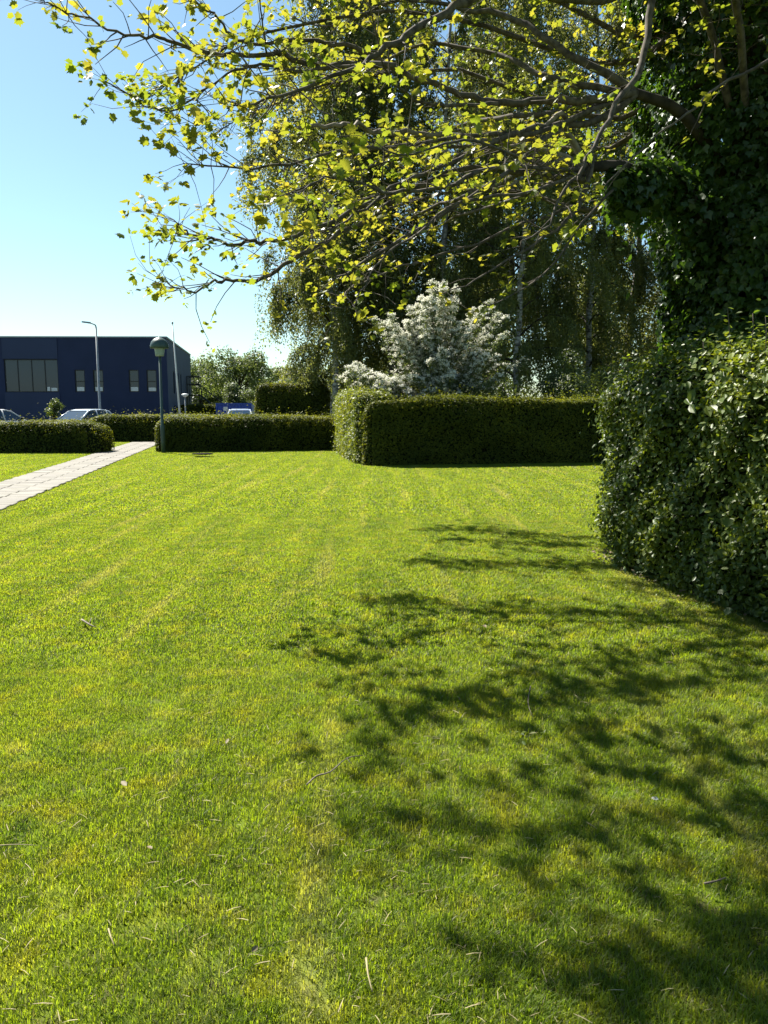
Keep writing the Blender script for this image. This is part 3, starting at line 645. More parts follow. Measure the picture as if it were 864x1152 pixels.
spots = [(0, -2.15, 33.5, .3, 1.0, 'leftmost weeping birch, its hanging twigs against the open sky'),
         (2, -1.3, 36.0, 4.2, .97, 'birch standing close behind the leftmost weeping one'),
         (1, .3, 35.5, 1.3, 1.0, 'birch with a pale twin-looking trunk just left of the white flowering tree'),
         (2, 2.6, 33.2, 2.2, 1.0, 'birch directly behind the white flowering tree'),
         (1, 5.1, 29.5, 4.0, .95, 'birch with a pale trunk patch right of the white flowering tree'),
         (0, 5.6, 36.5, 3.3, 1.02, 'deeper birch behind the pale-trunked one right of the flowering tree'),
         (2, 8.6, 33.0, 5.1, 1.0, 'birch standing midway between flowering tree and ivy-clad tree'),
         (1, 11.2, 36.0, 2.7, 1.05, 'thin birch near the ivy-clad tree where sky shows through'),
         (0, 14.4, 34.0, .9, 1.0, 'rightmost birch, behind the ivy-clad trunk')]
first = set()
for k, x, y, rz, sc_, lab in spots:
    o = protos[k][0] if k not in first else copy_tree(protos[k][0]); first.add(k)
    o.location = (x * 1.12, y + 4.2, 0); o.rotation_euler = (0, 0, rz); o.scale = (sc_ * 1.1,) * 3; tag(o, lab, 'tree', BG)
twin = MB().tube([(.35, -.1, -.05), (.42, -.12, 2), (.5, -.1, 5), (.45, 0, 9)], [.14, .12, .1, .04], 9).build('trunk', 'birch', protos[1][0], True)

# ------------------------------------------------------------------ generic broadleaf tree or bush made of leafy clumps on limbs
def clump_tree(name, label, cat, loc, clumps, nleaf, size, mat, trunk_h, trunk_r, seed, tmpl=LEAF_DIA, bark='bark_dark', group=None, limbs=True, shell=.55):
    """clumps: list of (x,y,z,rx,ry,rz) in the tree's own space"""
    r = np.random.default_rng(seed); t = thing(name, label, cat, loc, 0, group)
    cl = np.array(clumps, float); vol = cl[:, 3] * cl[:, 4] + cl[:, 5] * cl[:, 3]; pk = r.choice(len(cl), nleaf, p=vol / vol.sum())
    d = unit(r.normal(size=(nleaf, 3))); rr = r.uniform(shell ** 2, 1, nleaf) ** .5
    P = cl[pk, :3] + d * cl[pk, 3:] * (rr * (1 + .25 * sn(d * 2 + cl[pk, :3], seed, 1.7)))[:, None] + r.normal(0, size * .4, (nleaf, 3))
    P[:, 2] = np.maximum(P[:, 2], .04)
    m = MB(); top = np.array([cl[:, 0].mean() * .4, cl[:, 1].mean() * .4, trunk_h])
    m.tube(smooth([(0, 0, -.05), (trunk_r * .3, 0, trunk_h * .5), top], 3), [trunk_r * (1 - .5 * i / 6) for i in range(7)], 9); m.build('trunk', bark, t, True)
    if limbs:
        m = MB()
        for c in cl[: 40]:
            a = np.array([0, 0, trunk_h * r.uniform(.35, .95)]); mid = (a + c[:3]) / 2 + r.normal(0, .1, 3) * c[3] + np.array([0, 0, .1 * trunk_h])
            m.tube(smooth([a, mid, c[:3]], 3), [trunk_r * .45 * (1 - i / 7) + .006 for i in range(7)], 5, False)
        m.build('limbs', bark, t, True)
    leaf_mesh('crown', P, leaf_frames(nleaf, d + np.array([0, 0, .5]), r, .6), size * r.uniform(.6, 1.3, nleaf), tmpl, mat, t, r)
    return t
def dome(n_, rx, ry, z0, z1, cr, seed):
    r = np.random.default_rng(seed); out = []
    for _ in range(n_):
        d = unit(r.normal(size=3)); q = r.uniform(.35, .9); k = r.uniform(.7, 1.25)
        out.append((d[0] * rx * q, d[1] * ry * q, (z0 + z1) / 2 + d[2] * (z1 - z0) / 2 * q, cr * k, cr * k, cr * k * .75))
    return out
# white flowering tree
fl = thing('flowering_tree', 'small tree covered in white blossom rising behind the tall dark hedge', 'tree', (1.6, 24.8, 0))
FO = np.array([1.6, 24.8, 0]); rf = np.random.default_rng(61)
base = np.array([1.75, 24.9, 1.3])
tips = []
for (u, v, Y, k) in [(492, 320, 24.9, 7), (478, 335, 24.6, 6), (508, 338, 25, 6), (545, 342, 24.8, 6), (565, 350, 25, 4), (462, 362, 24.4, 6), (435, 360, 24.2, 6), (470, 350, 24.6, 5),
                     (480, 375, 24.2, 7), (520, 365, 24.6, 7), (560, 378, 24.8, 5), (450, 380, 24.1, 4), (490, 400, 23.9, 7), (540, 398, 24.4, 6), (572, 405, 25, 4),
                     (505, 425, 23.8, 6), (545, 430, 24.3, 5), (465, 425, 23.8, 5), (440, 428, 23.7, 5), (418, 422, 23.7, 5), (400, 418, 23.6, 4), (388, 417, 23.6, 4), (425, 436, 23.4, 4), (480, 440, 23.8, 5), (520, 445, 23.9, 5)]:
    c = at(u, v, Y)
    for _ in range(k): tips.append((c + rf.normal(0, 1, 3) * np.array([.2, .4, .13]), v))
stems = MB(); LPn, LPd, BPn = [], [], []
for i, (e, v) in enumerate(tips):
    st_ = base + rf.normal(0, 1, 3) * np.array([.3, .3, .25]); hgt = max(e[2] - st_[2], .2)
    mid = st_ * .5 + e * .5 + np.array([-.12 * (e[0] - st_[0]), 0, -.04 * hgt]) + rf.normal(0, .1, 3)
    ln = smooth([st_, mid, e], 8); stems.tube([p - FO for p in ln], [.018 * (1 - j / 18) + .003 for j in range(len(ln))], 4, False)
    m = 420; tt = 1 - rf.random(m) ** 1.15 * .72; ii = np.minimum((tt * (len(ln) - 1)).astype(int), len(ln) - 1)
    d = unit(rf.normal(size=(m, 3))); wd = (.09 + .2 * np.sqrt(np.clip(1 - tt, 0, 1)))[:, None]; LPn.append(np.array(ln)[ii] + d * wd * rf.uniform(.2, 1.2, m)[:, None]); LPd.append(d)
    nb_ = int(rf.uniform(14, 62) * (1.25 if e[0] < 2.3 else .75) * (1.0 if v < 405 else .6))
    for _ in range(nb_):
        t_ = 1 - rf.random() ** 1.3 * .5; p = ln[min(int(t_ * (len(ln) - 1)), len(ln) - 1)]
        d = unit(rf.normal(size=3)); d[2] = abs(d[2]); hc = p + d * (.07 + .2 * math.sqrt(1 - t_))
        BPn.append(hc + rf.normal(0, .034, (rf.integers(12, 26), 3)) * np.array([1, 1, .6]))
for k in range(6):
    b = np.array([rf.normal(0, .2), rf.normal(0, .2), 0]); stems.tube(smooth([FO + b - FO, b * .8 + (base - FO) * .6, base - FO + rf.normal(0, .25, 3)], 3), [.06, .058, .055, .05, .045, .04, .035], 7)
stems.build('stems', 'bark', fl, True)
LPn, LPd, BPn = np.vstack(LPn) - FO, np.vstack(LPd), np.vstack(BPn) - FO
leaf_mesh('crown', LPn, leaf_frames(len(LPn), LPd + np.array([0, 0, .5]), rf, .6), rf.uniform(.045, .085, len(LPn)), LEAF_DIA, 'blossom_leaf', fl, rf)
leaf_mesh('blossom', BPn, leaf_frames(len(BPn), np.array([0, 0, .7]), rf, .8), rf.uniform(.03, .055, len(BPn)), LEAF_DIA, 'blossom', fl, rf)
print('blossom', len(LPn), len(BPn))

# undergrowth and trees in the wood
def bush(label, loc, rx, ry, h, n_, size, seed, mat='wood_leaf', nm='bush', cat='bush', cr=.5):
    return clump_tree(nm, label, cat, loc, dome(14, rx, ry, h * .12, h, cr, seed), n_, size, mat, h * .5, .05, seed)
bush('dark bush in the shade just right of the white flowering tree', (3.9, 25.4, 0), 1.6, 1.2, 2.6, 9000, .08, 71, cr=.6)
bush('dense bush behind the right end of the tall dark hedge', (6.6, 26.0, 0), 1.9, 1.5, 3.4, 12000, .085, 72, cr=.75)
bush('wide shaded bush behind the hedge, left of the big near hedge', (9.6, 26.5, 0), 2.2, 1.5, 3.8, 13000, .085, 73, cr=.8)
bush('low dark bush under the birches left of the flowering tree', (-.2, 31.5, 0), 1.6, 1.2, 2.2, 7000, .09, 74, cr=.6)
bush('shaded bush deep under the birches behind the flowering tree', (3.4, 31.5, 0), 2.4, 1.5, 3.2, 9000, .09, 75, cr=.8)
bush('tall shaded bush under the rightmost birches', (12.4, 31, 0), 2.4, 1.6, 4.4, 11000, .09, 76, cr=.9)
bush('lime-topped bush glimpsed just behind the near hedge and ivy trunk', (5.3, 12.6, 0), .9, .8, 2.5, 9000, .07, 77, 'near_leaf', cr=.38)
wt = [(1.2, 47, 13, 3.2, 'dark wood tree far behind the leftmost birches'), (6.5, 49, 14, 3.4, 'dark wood tree far behind the flowering tree'), (12.5, 46, 13, 3.4, 'dark wood tree far behind the middle birches'),
      (19, 47, 14, 3.6, 'dark wood tree far behind the ivy-clad trunk')]
for k, (x, y, h, r_, lab) in enumerate(wt):
    clump_tree('wood_tree', lab, 'tree', (x * 1.1, y + 6, 0), dome(34, r_, r_, .8, h, 1.35, 80 + k), 15000, .22, 'wood_leaf', h * .7, .2, 80 + k, group='trees at the back of the wood')
# far trees beyond the car park
ft = [(-17.6, 95, 8.8, 4.6, 60, 'rounded far tree standing right of the navy building, tallest there'), (-24.5, 104, 8.4, 4.4, 61, 'far tree close behind the navy building corner'),
      (-13.0, 108, 8.0, 4.2, 62, 'far tree right of the tallest rounded one, partly behind it'), (-21, 126, 9.6, 5.5, 63, 'hazy farther tree rising between the two far rounded trees'),
      (-8.5, 118, 8.6, 5, 64, 'far tree above the tall dark hedge block'), (-4.2, 90, 5.8, 3.6, 65, 'bright low far tree right of the dark hedge block'), (-10.2, 82, 4.9, 3.2, 66, 'low pale green far tree behind the dark hedge block'),
      (-14.8, 80, 3.9, 2.0, 67, 'low bushy tree just above the blue container'), (.5, 100, 7.5, 4.5, 68, 'far tree seen between trunks of the leftmost birches'), (-29, 120, 8.2, 5, 69, 'farthest tree showing beside the navy building roof edge')]
for x, y, h, r_, sd_, lab in ft:
    clump_tree('far_tree', lab, 'tree', (x, y, 0), dome(24, r_, r_ * .8, .8, h, h * .17, sd_), 9000, .3 if y > 85 else .22, 'far_leaf', h * .55, .16, sd_, group='far trees beyond the car park')

# ------------------------------------------------------------------ navy two-storey building
B0, BS, BF = np.array([-16.55, 60.0]), np.array([-3.14, 20.0]), np.array([-1.0, -.02])
BH = 6.8; BS_L = np.linalg.norm(BS); BSd = BS / BS_L; BFd = BF / np.linalg.norm(BF)
bld = thing('office_building', 'dark navy two-storey flat-roofed building beyond the parked cars', 'building', (B0[0], B0[1], 0))
class Wall:
    """vertical wall plane: s along, z up, d outwards"""
    def __init__(w, o, d): w.o, w.d = np.array(o, float), np.array(d, float); w.n = np.array([w.d[1], -w.d[0]]); 
    def p(w, s, z, d=0.0): q = w.o + w.d * s + w.n * d; return (q[0], q[1], z)
def wall_open(w, s0, s1, z0, z1, holes, depth=.16):
    m = MB(); xs = sorted({s0, s1, *[h[0] for h in holes], *[h[1] for h in holes]}); zs = sorted({z0, z1, *[h[2] for h in holes], *[h[3] for h in holes]})
    for i in range(len(xs) - 1):
        for j in range(len(zs) - 1):
            cx, cz = (xs[i] + xs[i + 1]) / 2, (zs[j] + zs[j + 1]) / 2
            if any(h[0] < cx < h[1] and h[2] < cz < h[3] for h in holes): continue
            m.add([w.p(xs[i], zs[j]), w.p(xs[i + 1], zs[j]), w.p(xs[i + 1], zs[j + 1]), w.p(xs[i], zs[j + 1])], [(0, 1, 2, 3)])
    for h in holes:
        for (a, b) in (((h[0], h[2]), (h[1], h[2])), ((h[1], h[2]), (h[1], h[3])), ((h[1], h[3]), (h[0], h[3])), ((h[0], h[3]), (h[0], h[2]))):
            m.add([w.p(*a), w.p(*b), w.p(*b, -depth), w.p(*a, -depth)], [(0, 1, 2, 3)])
    return m
def slab(w, s0, s1, z0, z1, d0, d1):
    m = MB(); c = [w.p(s, z, d) for d in (d0, d1) for s, z in ((s0, z0), (s1, z0), (s1, z1), (s0, z1))]
    return m.add(c, [(0, 1, 2, 3), (7, 6, 5, 4), (0, 4, 5, 1), (1, 5, 6, 2), (2, 6, 7, 3), (3, 7, 4, 0)])
def window(w, par, s0, s1, z0, z1, vs_=(), hs=()):
    """frame, panes and mullions in a wall opening"""
    ft_ = .06; f = MB()
    for (a, b, c, d) in ((s0, s1, z0, z0 + ft_), (s0, s1, z1 - ft_, z1), (s0, s0 + ft_, z0 + ft_, z1 - ft_), (s1 - ft_, s1, z0 + ft_, z1 - ft_)):
        q = slab(w, a, b, c, d, -.15, -.07); f.add(q.v, q.f)
    for x in vs_: q = slab(w, x - .03, x + .03, z0 + ft_, z1 - ft_, -.148, -.072); f.add(q.v, q.f)
    for z in hs: q = slab(w, s0 + ft_, s1 - ft_, z - .03, z + .03, -.146, -.074); f.add(q.v, q.f)
    fr_ = f.build('window', 'frame', par)
    xs = [s0 + ft_] + list(vs_) + [s1 - ft_]; zs = [z0 + ft_] + list(hs) + [z1 - ft_]
    for i in range(len(xs) - 1):
        for j in range(len(zs) - 1): slab(w, xs[i] + .001, xs[i + 1] - .001, zs[j] + .001, zs[j + 1] - .001, -.135, -.11).build('pane', 'glass', fr_)
    return fr_
wf = Wall((0, 0), BFd); wf.n = np.array([BFd[1], -BFd[0]]) * 1.0
if wf.n[1] > 0: wf.n = -wf.n
fw = [(.85, 1.6), (2.2, 2.95), (4.9, 5.65), (6.3, 7.05)]
holes = [(a, b, 2.74, 4.42) for a, b in fw] + [(8.3, 12.35, 2.74, 5.2)]
wall_open(wf, 0, 26, 0, BH, holes).build('wall', 'navy', bld)
for a, b in fw: window(wf, bld, a, b, 2.74, 4.42, (), (3.55,))
window(wf, bld, 8.3, 12.35, 2.74, 5.2, (9.3, 10.3, 11.35))
slab(wf, 8.25, 12.4, 5.24, BH - .05, .004, .05).build('wall_panel', 'navy2', bld)
slab(wf, 8.25, 12.4, .1, 2.7, .004, .05).build('wall_panel', 'navy2', bld)
for (a, b) in ((8.45, 8.9), (9.0, 9.2), (2.3, 2.85), (5.0, 5.55), (.95, 1.5), (6.4, 6.95)):
    slab(wf, a, b, 2.82, 3.06 + .1 * random.random(), -.105, -.08).build('paper_stack', 'white', bld)
wsd = Wall((0, 0), BSd); wsd.n = np.array([BSd[1], -BSd[0]])
if wsd.n[0] < 0: wsd.n = -wsd.n
sw = [(3.9, 4.9), (7.2, 8.1), (9.6, 10.4)]
hs_ = [(a, b, 2.7, 4.5) for a, b in sw] + [(a, b, .7, 1.75) for a, b in ((3.6, 4.8), (6.4, 7.4), (9.2, 10), (11.5, 12.3))]
wall_open(wsd, 0, BS_L, 0, BH, hs_).build('wall', 'navy', bld)
for a, b, c, d in hs_: window(wsd, bld, a, b, c, d)
for w_, L_ in ((wf, 26), (wsd, BS_L)): slab(w_, 0, L_, BH, BH + .12, -.3, .06).build('parapet', 'roof_grey', bld)
rp = [wf.p(0, BH - .1), wf.p(26, BH - .1), (wf.p(26, 0)[0] + BS[0], wf.p(26, 0)[1] + BS[1], BH - .1), (BS[0], BS[1], BH - .1)]
back = MB().add(rp, [(0, 1, 2, 3)])
back.add([(rp[2][0], rp[2][1], 0), (rp[3][0], rp[3][1], 0), rp[3], rp[2]], [(0, 1, 2, 3)]); back.build('roof', 'roof_grey', bld)
# outside stair at the far end of the side wall
stt = thing('steel_staircase', 'dark steel outside stair with caged landing on the navy building side', 'staircase', (B0[0], B0[1], 0))
w = wsd; s0, s1, d0, d1 = 14.6, 17.0, .06, 1.25; zl = 2.75
slab(w, s0, s1, zl - .1, zl, d0, d1).build('landing', 'frame', stt)
cg = MB()
for s_ in (s0, s1):
    for d_ in (d0 + .03, d1 - .03): cg.tube([w.p(s_, 0, d_), w.p(s_, zl + 1.75, d_)], .04, 6)
for z_ in (zl + 1.75, zl + 1.0):
    cg.tube([w.p(s0, z_, d0), w.p(s0, z_, d1), w.p(s1, z_, d1), w.p(s1, z_, d0)], .04, 6)
cg.build('cage', 'frame', stt)
for k in range(9):
    cg2 = MB().tube([w.p(s0, zl, d0 + .1 + k * .12), w.p(s0, zl + 1.7, d0 + .1 + k * .12)], .012, 4).build('bar', 'frame', stt)
NS = 13
for k in range(NS):
    z_ = zl - (k + 1) * zl / (NS + 1); slab(w, s0, s0 + 1.0, z_ - .03, z_, d1 + k * .24, d1 + k * .24 + .27).build('tread', 'galv', stt)
for s_ in (s0 - .03, s0 + 1.03):
    MB().tube([w.p(s_, zl, d1), w.p(s_, 0, d1 + NS * .245 + .2)], .05, 6).build('stringer', 'frame', stt)
    MB().tube([w.p(s_, zl + .95, d1), w.p(s_, .95, d1 + NS * .245 + .2), w.p(s_, 0, d1 + NS * .245 + .2)], .025, 6).build('handrail', 'frame', stt)

# far bungalow, shed, blue container
hb = thing('bungalow', 'low far house with pale grey roof right of the navy building stair', 'house', (-25.5, 108, 0))
MB().box(-4.5, 4.5, -3, 3, 0, 2.5).build('wall', 'wall_pale', hb)
MB().add([(-5, -3.5, 2.45), (5, -3.5, 2.45), (5, 3.5, 2.45), (-5, 3.5, 2.45), (-5, 0, 4.0), (5, 0, 4.0)], [(0, 1, 5, 4), (3, 4, 5, 2), (0, 4, 3), (1, 2, 5), (0, 3, 2, 1)]).build('roof', 'roof_grey', hb)
for x in (-3, 0, 3): MB().box(x - .6, x + .6, -3.05, -3.0, .9, 2.1).build('window', 'glass', hb)
sh = thing('shed', 'pale flat-roofed shed glimpsed between dark hedge block and sunlit hedge', 'shed', (-2.9, 47, 0))
MB().box(-1.3, 1.6, 0, 2.6, 0, 2.2).build('wall', 'wall_pale', sh)
MB().box(-1.45, 1.75, -.15, 2.75, 2.2, 2.42).build('roof', 'white', sh)
MB().box(.2, 1.0, -.03, 0, 0, 1.9).build('door', 'roof_grey', sh)
ct = thing('blue_container', 'bright blue steel container with a small white notice, behind the low hedge', 'container', (-11.35, 59, 0))
m = MB(); nr_ = 22
prof = [(-1.3 + 2.6 * i / nr_, .035 if (i // 1) % 2 else 0.0) for i in range(nr_ + 1)]
for i in range(nr_):
    (xa, da), (xb, db) = prof[i], prof[i + 1]; m.add([(xa, -da, .12), (xb, -db, .12), (xb, -db, 1.82), (xa, -da, 1.82)], [(0, 1, 2, 3)])
m.build('corrugated_side', 'blue_steel', ct)
MB().box(-1.3, 1.3, .05, 2.2, .1, 1.8).build('body', 'blue_steel', ct)
f = MB()
for z0, z1 in ((.05, .17), (1.79, 1.9)): f.box(-1.36, 1.36, -.06, .06, z0, z1)
for x in (-1.36, 1.26): f.box(x, x + .1, -.058, .058, .17, 1.79)
f.build('frame', 'blue_steel', ct)
MB().box(-.78, -.46, -.045, -.04, 1.33, 1.62).build('notice', 'white', ct)

# ------------------------------------------------------------------ lamps and flagpole
lp = thing('park_lamp', 'green mushroom-topped park lamp at the end of the low hedge by the path', 'lamp post', (-7.72, 27.1, 0))
MB().lathe([(.0, -.02), (.075, -.02), (.075, .9), (.068, .95), (.05, .98), (.042, 3.35), (.0, 3.36)], 16).build('pole', 'pole_green', lp, True)
MB().lathe([(0, 3.33), (.14, 3.34), (.15, 3.4), (.175, 3.62), (.17, 3.66), (0, 3.66)], 20).build('diffuser', 'frost', lp, True)
MB().lathe([(0, 3.6), (.3, 3.6), (.315, 3.62), (.31, 3.7), (.27, 3.82), (.19, 3.91), (.09, 3.96), (.03, 3.975), (0, 4.0)], 24).build('cap', 'pole_green', lp, True)
MB().box(-.035, .035, -.082, -.07, .35, .7).build('door', 'pole_green', lp)
sl = thing('street_lamp', 'tall grey street lamp with short arm standing before the navy building', 'street lamp', (-16.75, 46, 0))
MB().lathe([(0, -.02), (.11, -.02), (.11, .9), (.075, 1.0), (.05, 6.2), (0, 6.2)], 12).build('pole', 'galv', sl, True)
MB().tube(smooth([(0, 0, 6.18), (-.03, 0, 6.32), (-.25, 0, 6.42), (-.35, 0, 6.45)], 3), .04, 8).build('arm', 'galv', sl, True)
MB().add([(-.8, -.09, 6.47), (-.3, -.09, 6.4), (-.3, .09, 6.4), (-.8, .09, 6.47), (-.78, -.06, 6.55), (-.3, -.07, 6.5), (-.3, .07, 6.5), (-.78, .06, 6.55)], [(0, 3, 2, 1), (4, 5, 6, 7), (0, 1, 5, 4), (1, 2, 6, 5), (2, 3, 7, 6), (3, 0, 4, 7)]).build('lamp_head', 'galv', sl)
fp = thing('flagpole', 'slender pale flagpole in front of the navy building corner', 'flagpole', (-12.0, 46, 0))
MB().tube([(0, 0, -.02), (-.14, 0, 3), (-.29, 0, 6.4)], [.065, .05, .028], 10).build('pole', 'white', fp, True)
MB().lathe([(0, 6.36), (.05, 6.4), (.06, 6.45), (.04, 6.5), (0, 6.52)], 10, (-.29, 0, 0)).build('finial', 'galv', fp, True)
MB().tube([(.05, -.06, 1.1), (-.02, -.06, 1.1), (-.02, -.06, 1.0)], .012, 5).build('cleat', 'galv', fp)
s2 = thing('path_light', 'small white flat-topped lamp beside the navy building stair', 'lamp post', (-14.0, 55, 0))
MB().lathe([(0, -.02), (.05, -.02), (.045, 2.3), (0, 2.3)], 10).build('pole', 'galv', s2, True)
MB().lathe([(0, 2.28), (.08, 2.3), (.25, 2.45), (.24, 2.5), (.1, 2.54), (0, 2.55)], 16).build('shade', 'white', s2, True)

# ------------------------------------------------------------------ parked cars
def car(label, paint, loc, rz):
    t = thing('parked_car', label, 'car', loc, rz, 'cars parked behind the low hedges')
    # stations along the car: x, half width, sill z, belt z
    st = [(-2.1, .62, .42, .62), (-2.02, .76, .3, .74), (-1.6, .85, .22, .86), (-.9, .875, .2, .9), (0, .88, .2, .92), (1.0, .88, .2, .95), (1.7, .85, .24, .98), (2.02, .76, .32, .95), (2.08, .64, .45, .8)]
    vs_, fs_ = [], []
    for x, hw, zs, zb in st:
        for (yy, zz) in ((-hw * .93, zs), (-hw, (zs + zb) / 2), (-hw * .95, zb - .04), (-hw * .82, zb), (hw * .82, zb), (hw * .95, zb - .04), (hw, (zs + zb) / 2), (hw * .93, zs)): vs_.append((x, yy, zz))
    n_ = 8
    for i in range(len(st) - 1):
        for j in range(n_): fs_.append((i * n_ + j, i * n_ + (j + 1) % n_, (i + 1) * n_ + (j + 1) % n_, (i + 1) * n_ + j))
    fs_ += [tuple(range(n_))[::-1], tuple((len(st) - 1) * n_ + j for j in range(n_))]
    MB().add(vs_, fs_).build('body', paint, t, True)
    # roof and pillars: arcs from bonnet to tailgate, front is -x
    pr = [(-1.0, .9, .74), (-.25, 1.42, .62), (.1, 1.49, .6), (.9, 1.5, .59), (1.45, 1.42, .58), (1.85, .97, .7)]
    rf_ = MB(); rv = []
    for x, z, hw in pr[1:5]: rv += [(x, -hw, z - .05), (x, -hw * .8, z), (x, hw * .8, z), (x, hw, z - .05)]
    rf_.add(rv, [(i * 4 + j, i * 4 + j + 1, i * 4 + 5 + j, i * 4 + 4 + j) for i in range(3) for j in range(3)])
    pl = lambda a, b: rf_.tube([a, b], [.05, .04], 6)
    for sg in (-1, 1):
        pl((-1.05, sg * .76, .9), (-.25, sg * .61, 1.38)); pl((1.85, sg * .72, .95), (1.45, sg * .57, 1.38)); pl((.35, sg * .8, .92), (.35, sg * .595, 1.46)); pl((1.2, sg * .8, .95), (1.15, sg * .585, 1.46))
        rf_.tube([(-.25, sg * .61, 1.38), (.1, sg * .6, 1.44), (.9, sg * .59, 1.45), (1.45, sg * .57, 1.38)], .035, 6)
    rf_.build('roof', paint, t, True)
    MB().add([(-1.02, -.72, .91), (-1.02, .72, .91), (-.27, .57, 1.385), (-.27, -.57, 1.385)], [(0, 1, 2, 3)]).build('windscreen', 'glass', t)
    MB().add([(1.84, -.7, .96), (1.84, .7, .96), (1.47, .55, 1.38), (1.47, -.55, 1.38)], [(3, 2, 1, 0)]).build('rear_window', 'glass', t)
    for sg in (-1, 1):
        MB().add([(-.95, sg * .775, .91), (.32, sg * .79, .92), (.32, sg * .605, 1.43), (-.22, sg * .612, 1.38)], [(0, 1, 2, 3)]).build('side_window', 'glass', t)
        MB().add([(.38, sg * .79, .92), (1.75, sg * .73, .95), (1.42, sg * .585, 1.38), (.38, sg * .605, 1.43)], [(0, 1, 2, 3)]).build('side_window', 'glass', t)
        MB().add([(-.78, sg * .86, .95), (-.62, sg * .86, .95), (-.62, sg * 1.0, .97), (-.74, sg * 1.0, .97), (-.78, sg * .86, 1.08), (-.62, sg * .86, 1.08), (-.62, sg * 1.0, 1.07), (-.74, sg * 1.0, 1.07)], [(0, 1, 2, 3), (4, 5, 6, 7), (0, 1, 5, 4), (1, 2, 6, 5), (2, 3, 7, 6), (3, 0, 4, 7)]).build('wing_mirror', 'frame', t)
        MB().box(-2.09, -1.98, sg * .62 - .12, sg * .62 + .12, .6, .74).build('headlight', 'frost', t)
        for x in (-1.32, 1.3):
            wh = MB().tube([(x, sg * .72, .31), (x, sg * .9, .31)], .31, 20).build('wheel', 'tyre', t, True)
            MB().tube([(x, sg * .9, .31), (x, sg * .915, .31)], .2, 14).build('rim', 'galv', wh)
    return t
car('pale silver-blue car with glinting windscreen behind the low hedge, near the tall street lamp', 'car_silver', (-15.9, 41.0, 0), rad(72))
car('light car with pale roof behind the low hedge at the left edge', 'car_white', (-20.0, 40.4, 0), rad(250))
car('car with only its pale roof showing above the low hedge, before the blue container', 'car_grey', (-8.5, 46, 0), rad(100))

# ------------------------------------------------------------------ planting by the car park
clump_tree('small_shrub', 'small round variegated shrub on a stem between the two parked cars', 'shrub', (-20.6, 48.5, 0), dome(10, .5, .5, .9, 2.1, .28, 91), 1600, .1, 'near_leaf', 1.3, .05, 91)
clump_tree('flower_shrub', 'low dark shrub with pale flowers against the navy wall by the parked cars', 'shrub', (-18.2, 52, 0), dome(8, .9, .5, .2, 1.4, .35, 92), 1200, .11, 'blossom_leaf', .7, .04, 92)

# ------------------------------------------------------------------ small things lying on the lawn
dark_plate = thing('dark_disc', 'dark flat round disc in the grass before the low hedge', 'disc', (-6.15, 26.2, 0))  # flat dark disc with a ring round it, on the lawn
MB().lathe([(0, .055), (.26, .055), (.28, .05), (.28, 0)], 24).build('plate', 'dark_plate', dark_plate)
MB().lathe([(.29, 0), (.29, .052), (.34, .05), (.35, 0)], 24).build('rim', 'dark_plate', dark_plate)
def ground_at(u, v, z=.0):
    q = at(u, v, 1.0); d = q - np.array([0, 0, CAM_H]); t = (z - CAM_H) / d[2]; return np.array([d[0] * t, d[1] * t, z])
def twig(label, pix, r, mat='bark_pale', z=.045, side=None):
    pts = [ground_at(u, v, z + dz) for u, v, dz in pix]; c = pts[0].copy(); c[2] = 0
    t = thing('fallen_twig', label, 'twig', c)
    MB().tube([p - c for p in smooth(pts, 3)], [r * (1 - .6 * i / (3 * len(pts) - 3)) for i in range(3 * len(pts) - 2)], 6).build('stick', mat, t, True)
    if side: MB().tube([ground_at(u, v, z + dz) - c for u, v, dz in side], [r * .5, r * .3], 5).build('side_twig', mat, t, True)
twig('bent brown twig lying in the grass at the left edge of the tree shade', [(345, 883, 0), (356, 873, .012), (372, 868, .0), (390, 853, .02), (408, 850, .005)], .0042, side=[(390, 853, .02), (398, 862, .0)])
twig('upright-looking dry stalk in the shaded grass below the middle of the picture', [(597, 772, 0), (594, 790, .01), (599, 806, .0)], .0035, 'bark')
twig('pale dry stalk lying in the nearest grass at the bottom centre', [(412, 1078, 0), (414, 1096, .012), (419, 1116, 0)], .0035, 'straw')
twig('short dark twig in the shaded grass near the lower right edge', [(792, 994, 0), (806, 991, .01), (817, 987, 0)], .004, 'bark')
twig('small dry twig in the sunny grass at the left, far from the shade', [(92, 697, 0), (100, 702, .015), (108, 706, 0)], .008, side=[(100, 702, .015), (103, 695, .02)])
twig('thin straw lying across the grass at the left edge', [(0, 951, 0), (20, 950, .004), (42, 951, 0)], .0022, 'straw')
twig('short pale stalk crossing the grass near the lower left', [(122, 1045, 0), (125, 1055, .01), (129, 1064, 0)], .003, 'straw')
def fallen_leaf(label, u, v, s_, seed, mat='dead_leaf', z=.05):
    r = np.random.default_rng(seed); c = ground_at(u, v, 0)
    o = leaf_mesh('fallen_leaf', np.array([[0, 0, z]]), leaf_frames(1, np.array([0, -.2, 1.0]), r, .25), s_, LEAF_OVAL, mat, None, r, None); o.location = c
    tag(o, label, 'leaf')
fallen_leaf('small whitish leaf lying alone in the sunny grass at lower left', 169, 968, .028, 1)
fallen_leaf('curled brown leaf in the sunny grass left of the shade', 140, 894, .04, 2)
fallen_leaf('tiny pale leaf in the grass just above the bottom edge at left', 287, 1085, .026, 3)
fallen_leaf('dry leaf at the top of the tree shade near the middle', 545, 712, .05, 4)
fallen_leaf('pale leaf in sunny grass just left of the bent twig', 256, 845, .03, 5)
ds = thing('daisy', 'single small white daisy in the shaded grass at lower right', 'flower', ground_at(735, 913))
MB().tube([(0, 0, 0), (.004, 0, .055)], .0012, 5).build('stem', 'shoot_leaf', ds)
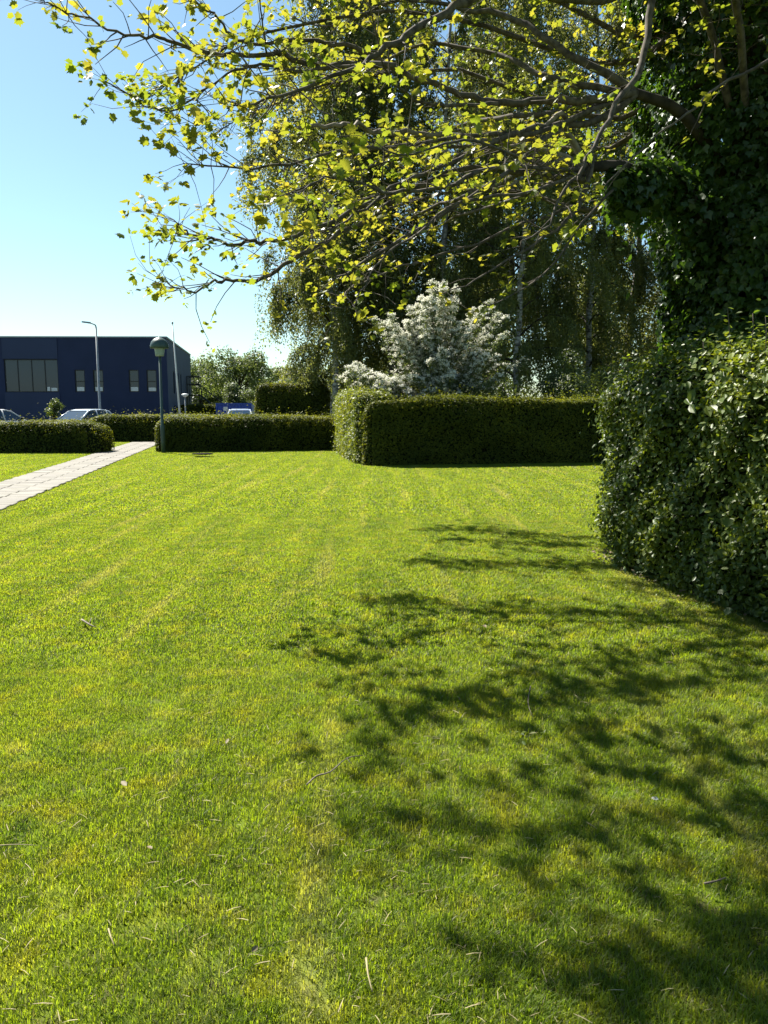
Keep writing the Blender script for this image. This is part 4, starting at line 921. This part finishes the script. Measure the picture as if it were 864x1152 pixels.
rd = np.random.default_rng(3); ag = np.linspace(0, 6.28, 13)[:-1]
leaf_mesh('petals', np.column_stack([.004 + .008 * np.cos(ag), .008 * np.sin(ag), 0 * ag + .056]), leaf_frames(12, np.array([0, 0, 1.0]), rd, .1, np.column_stack([np.cos(ag), np.sin(ag), 0 * ag])), .014, LEAF_OVAL, 'blossom', ds, rd, None)
MB().lathe([(0, .054), (.005, .056), (.003, .06), (0, .061)], 8, (.004, 0, 0)).build('flower_centre', 'straw', ds)
# litter under the near hedge
n = 700; rl = np.random.default_rng(15); s_ = rl.uniform(-.3, 4.5, n)
P = np.column_stack([2.42 + .225 * s_ + rl.normal(.02, .16, n), 8.1 - .97 * s_, rl.uniform(.03, .06, n)])
o = leaf_mesh('leaf_litter', P, leaf_frames(n, np.array([0, 0, 1.0]), rl, .35), rl.uniform(.025, .055, n), LEAF_OVAL, 'dead_leaf', None, rl)
tag(o, 'dry fallen leaves along the foot of the near hedge', 'leaves')
# clover and other broad leaves among the grass
n = 2600; P = np.column_stack([rl.normal(1.6, .8, n), rl.uniform(2.2, 7.5, n), rl.uniform(.028, .05, n)])
cc = sn(P, 19, 1.4) > .25; P = P[cc]
o = leaf_mesh('clover', P, leaf_frames(len(P), np.array([0, 0, 1.0]), rl, .3), rl.uniform(.014, .03, len(P)), LEAF_OVAL, 'near_leaf', None, rl)
tag(o, 'patches of small broad clover leaves in the shaded grass', 'clover')

# dry clippings lying between the blades
n = 5200; yy = rl.uniform(0, 1, n) ** 1.6 * 16 + 1.5; P = np.column_stack([rl.uniform(-1, 1, n) * (yy * .55 + .3), yy, rl.uniform(.012, .04, n)])
P = P[(sn(P, 33, .9) + rl.normal(0, .5, n) > .1) & (P[:, 0] < 2.3)]; P = P[~on_path(P[:, 0], P[:, 1], .1)]; n = len(P)
STRAW = T([(-.022, -.5, 0), (.022, -.5, 0), (.03, 0, .05), (.012, .5, .0), (-.012, .5, 0), (-.03, 0, .05)], [(0, 1, 2, 5), (5, 2, 3, 4)])
o = leaf_mesh('grass_clippings', P, leaf_frames(n, np.array([0, 0, 1.0]), rl, .22), rl.uniform(.015, .05, n), STRAW, 'straw', None, rl)
tag(o, 'dry pale clippings scattered through the lawn', 'clippings')
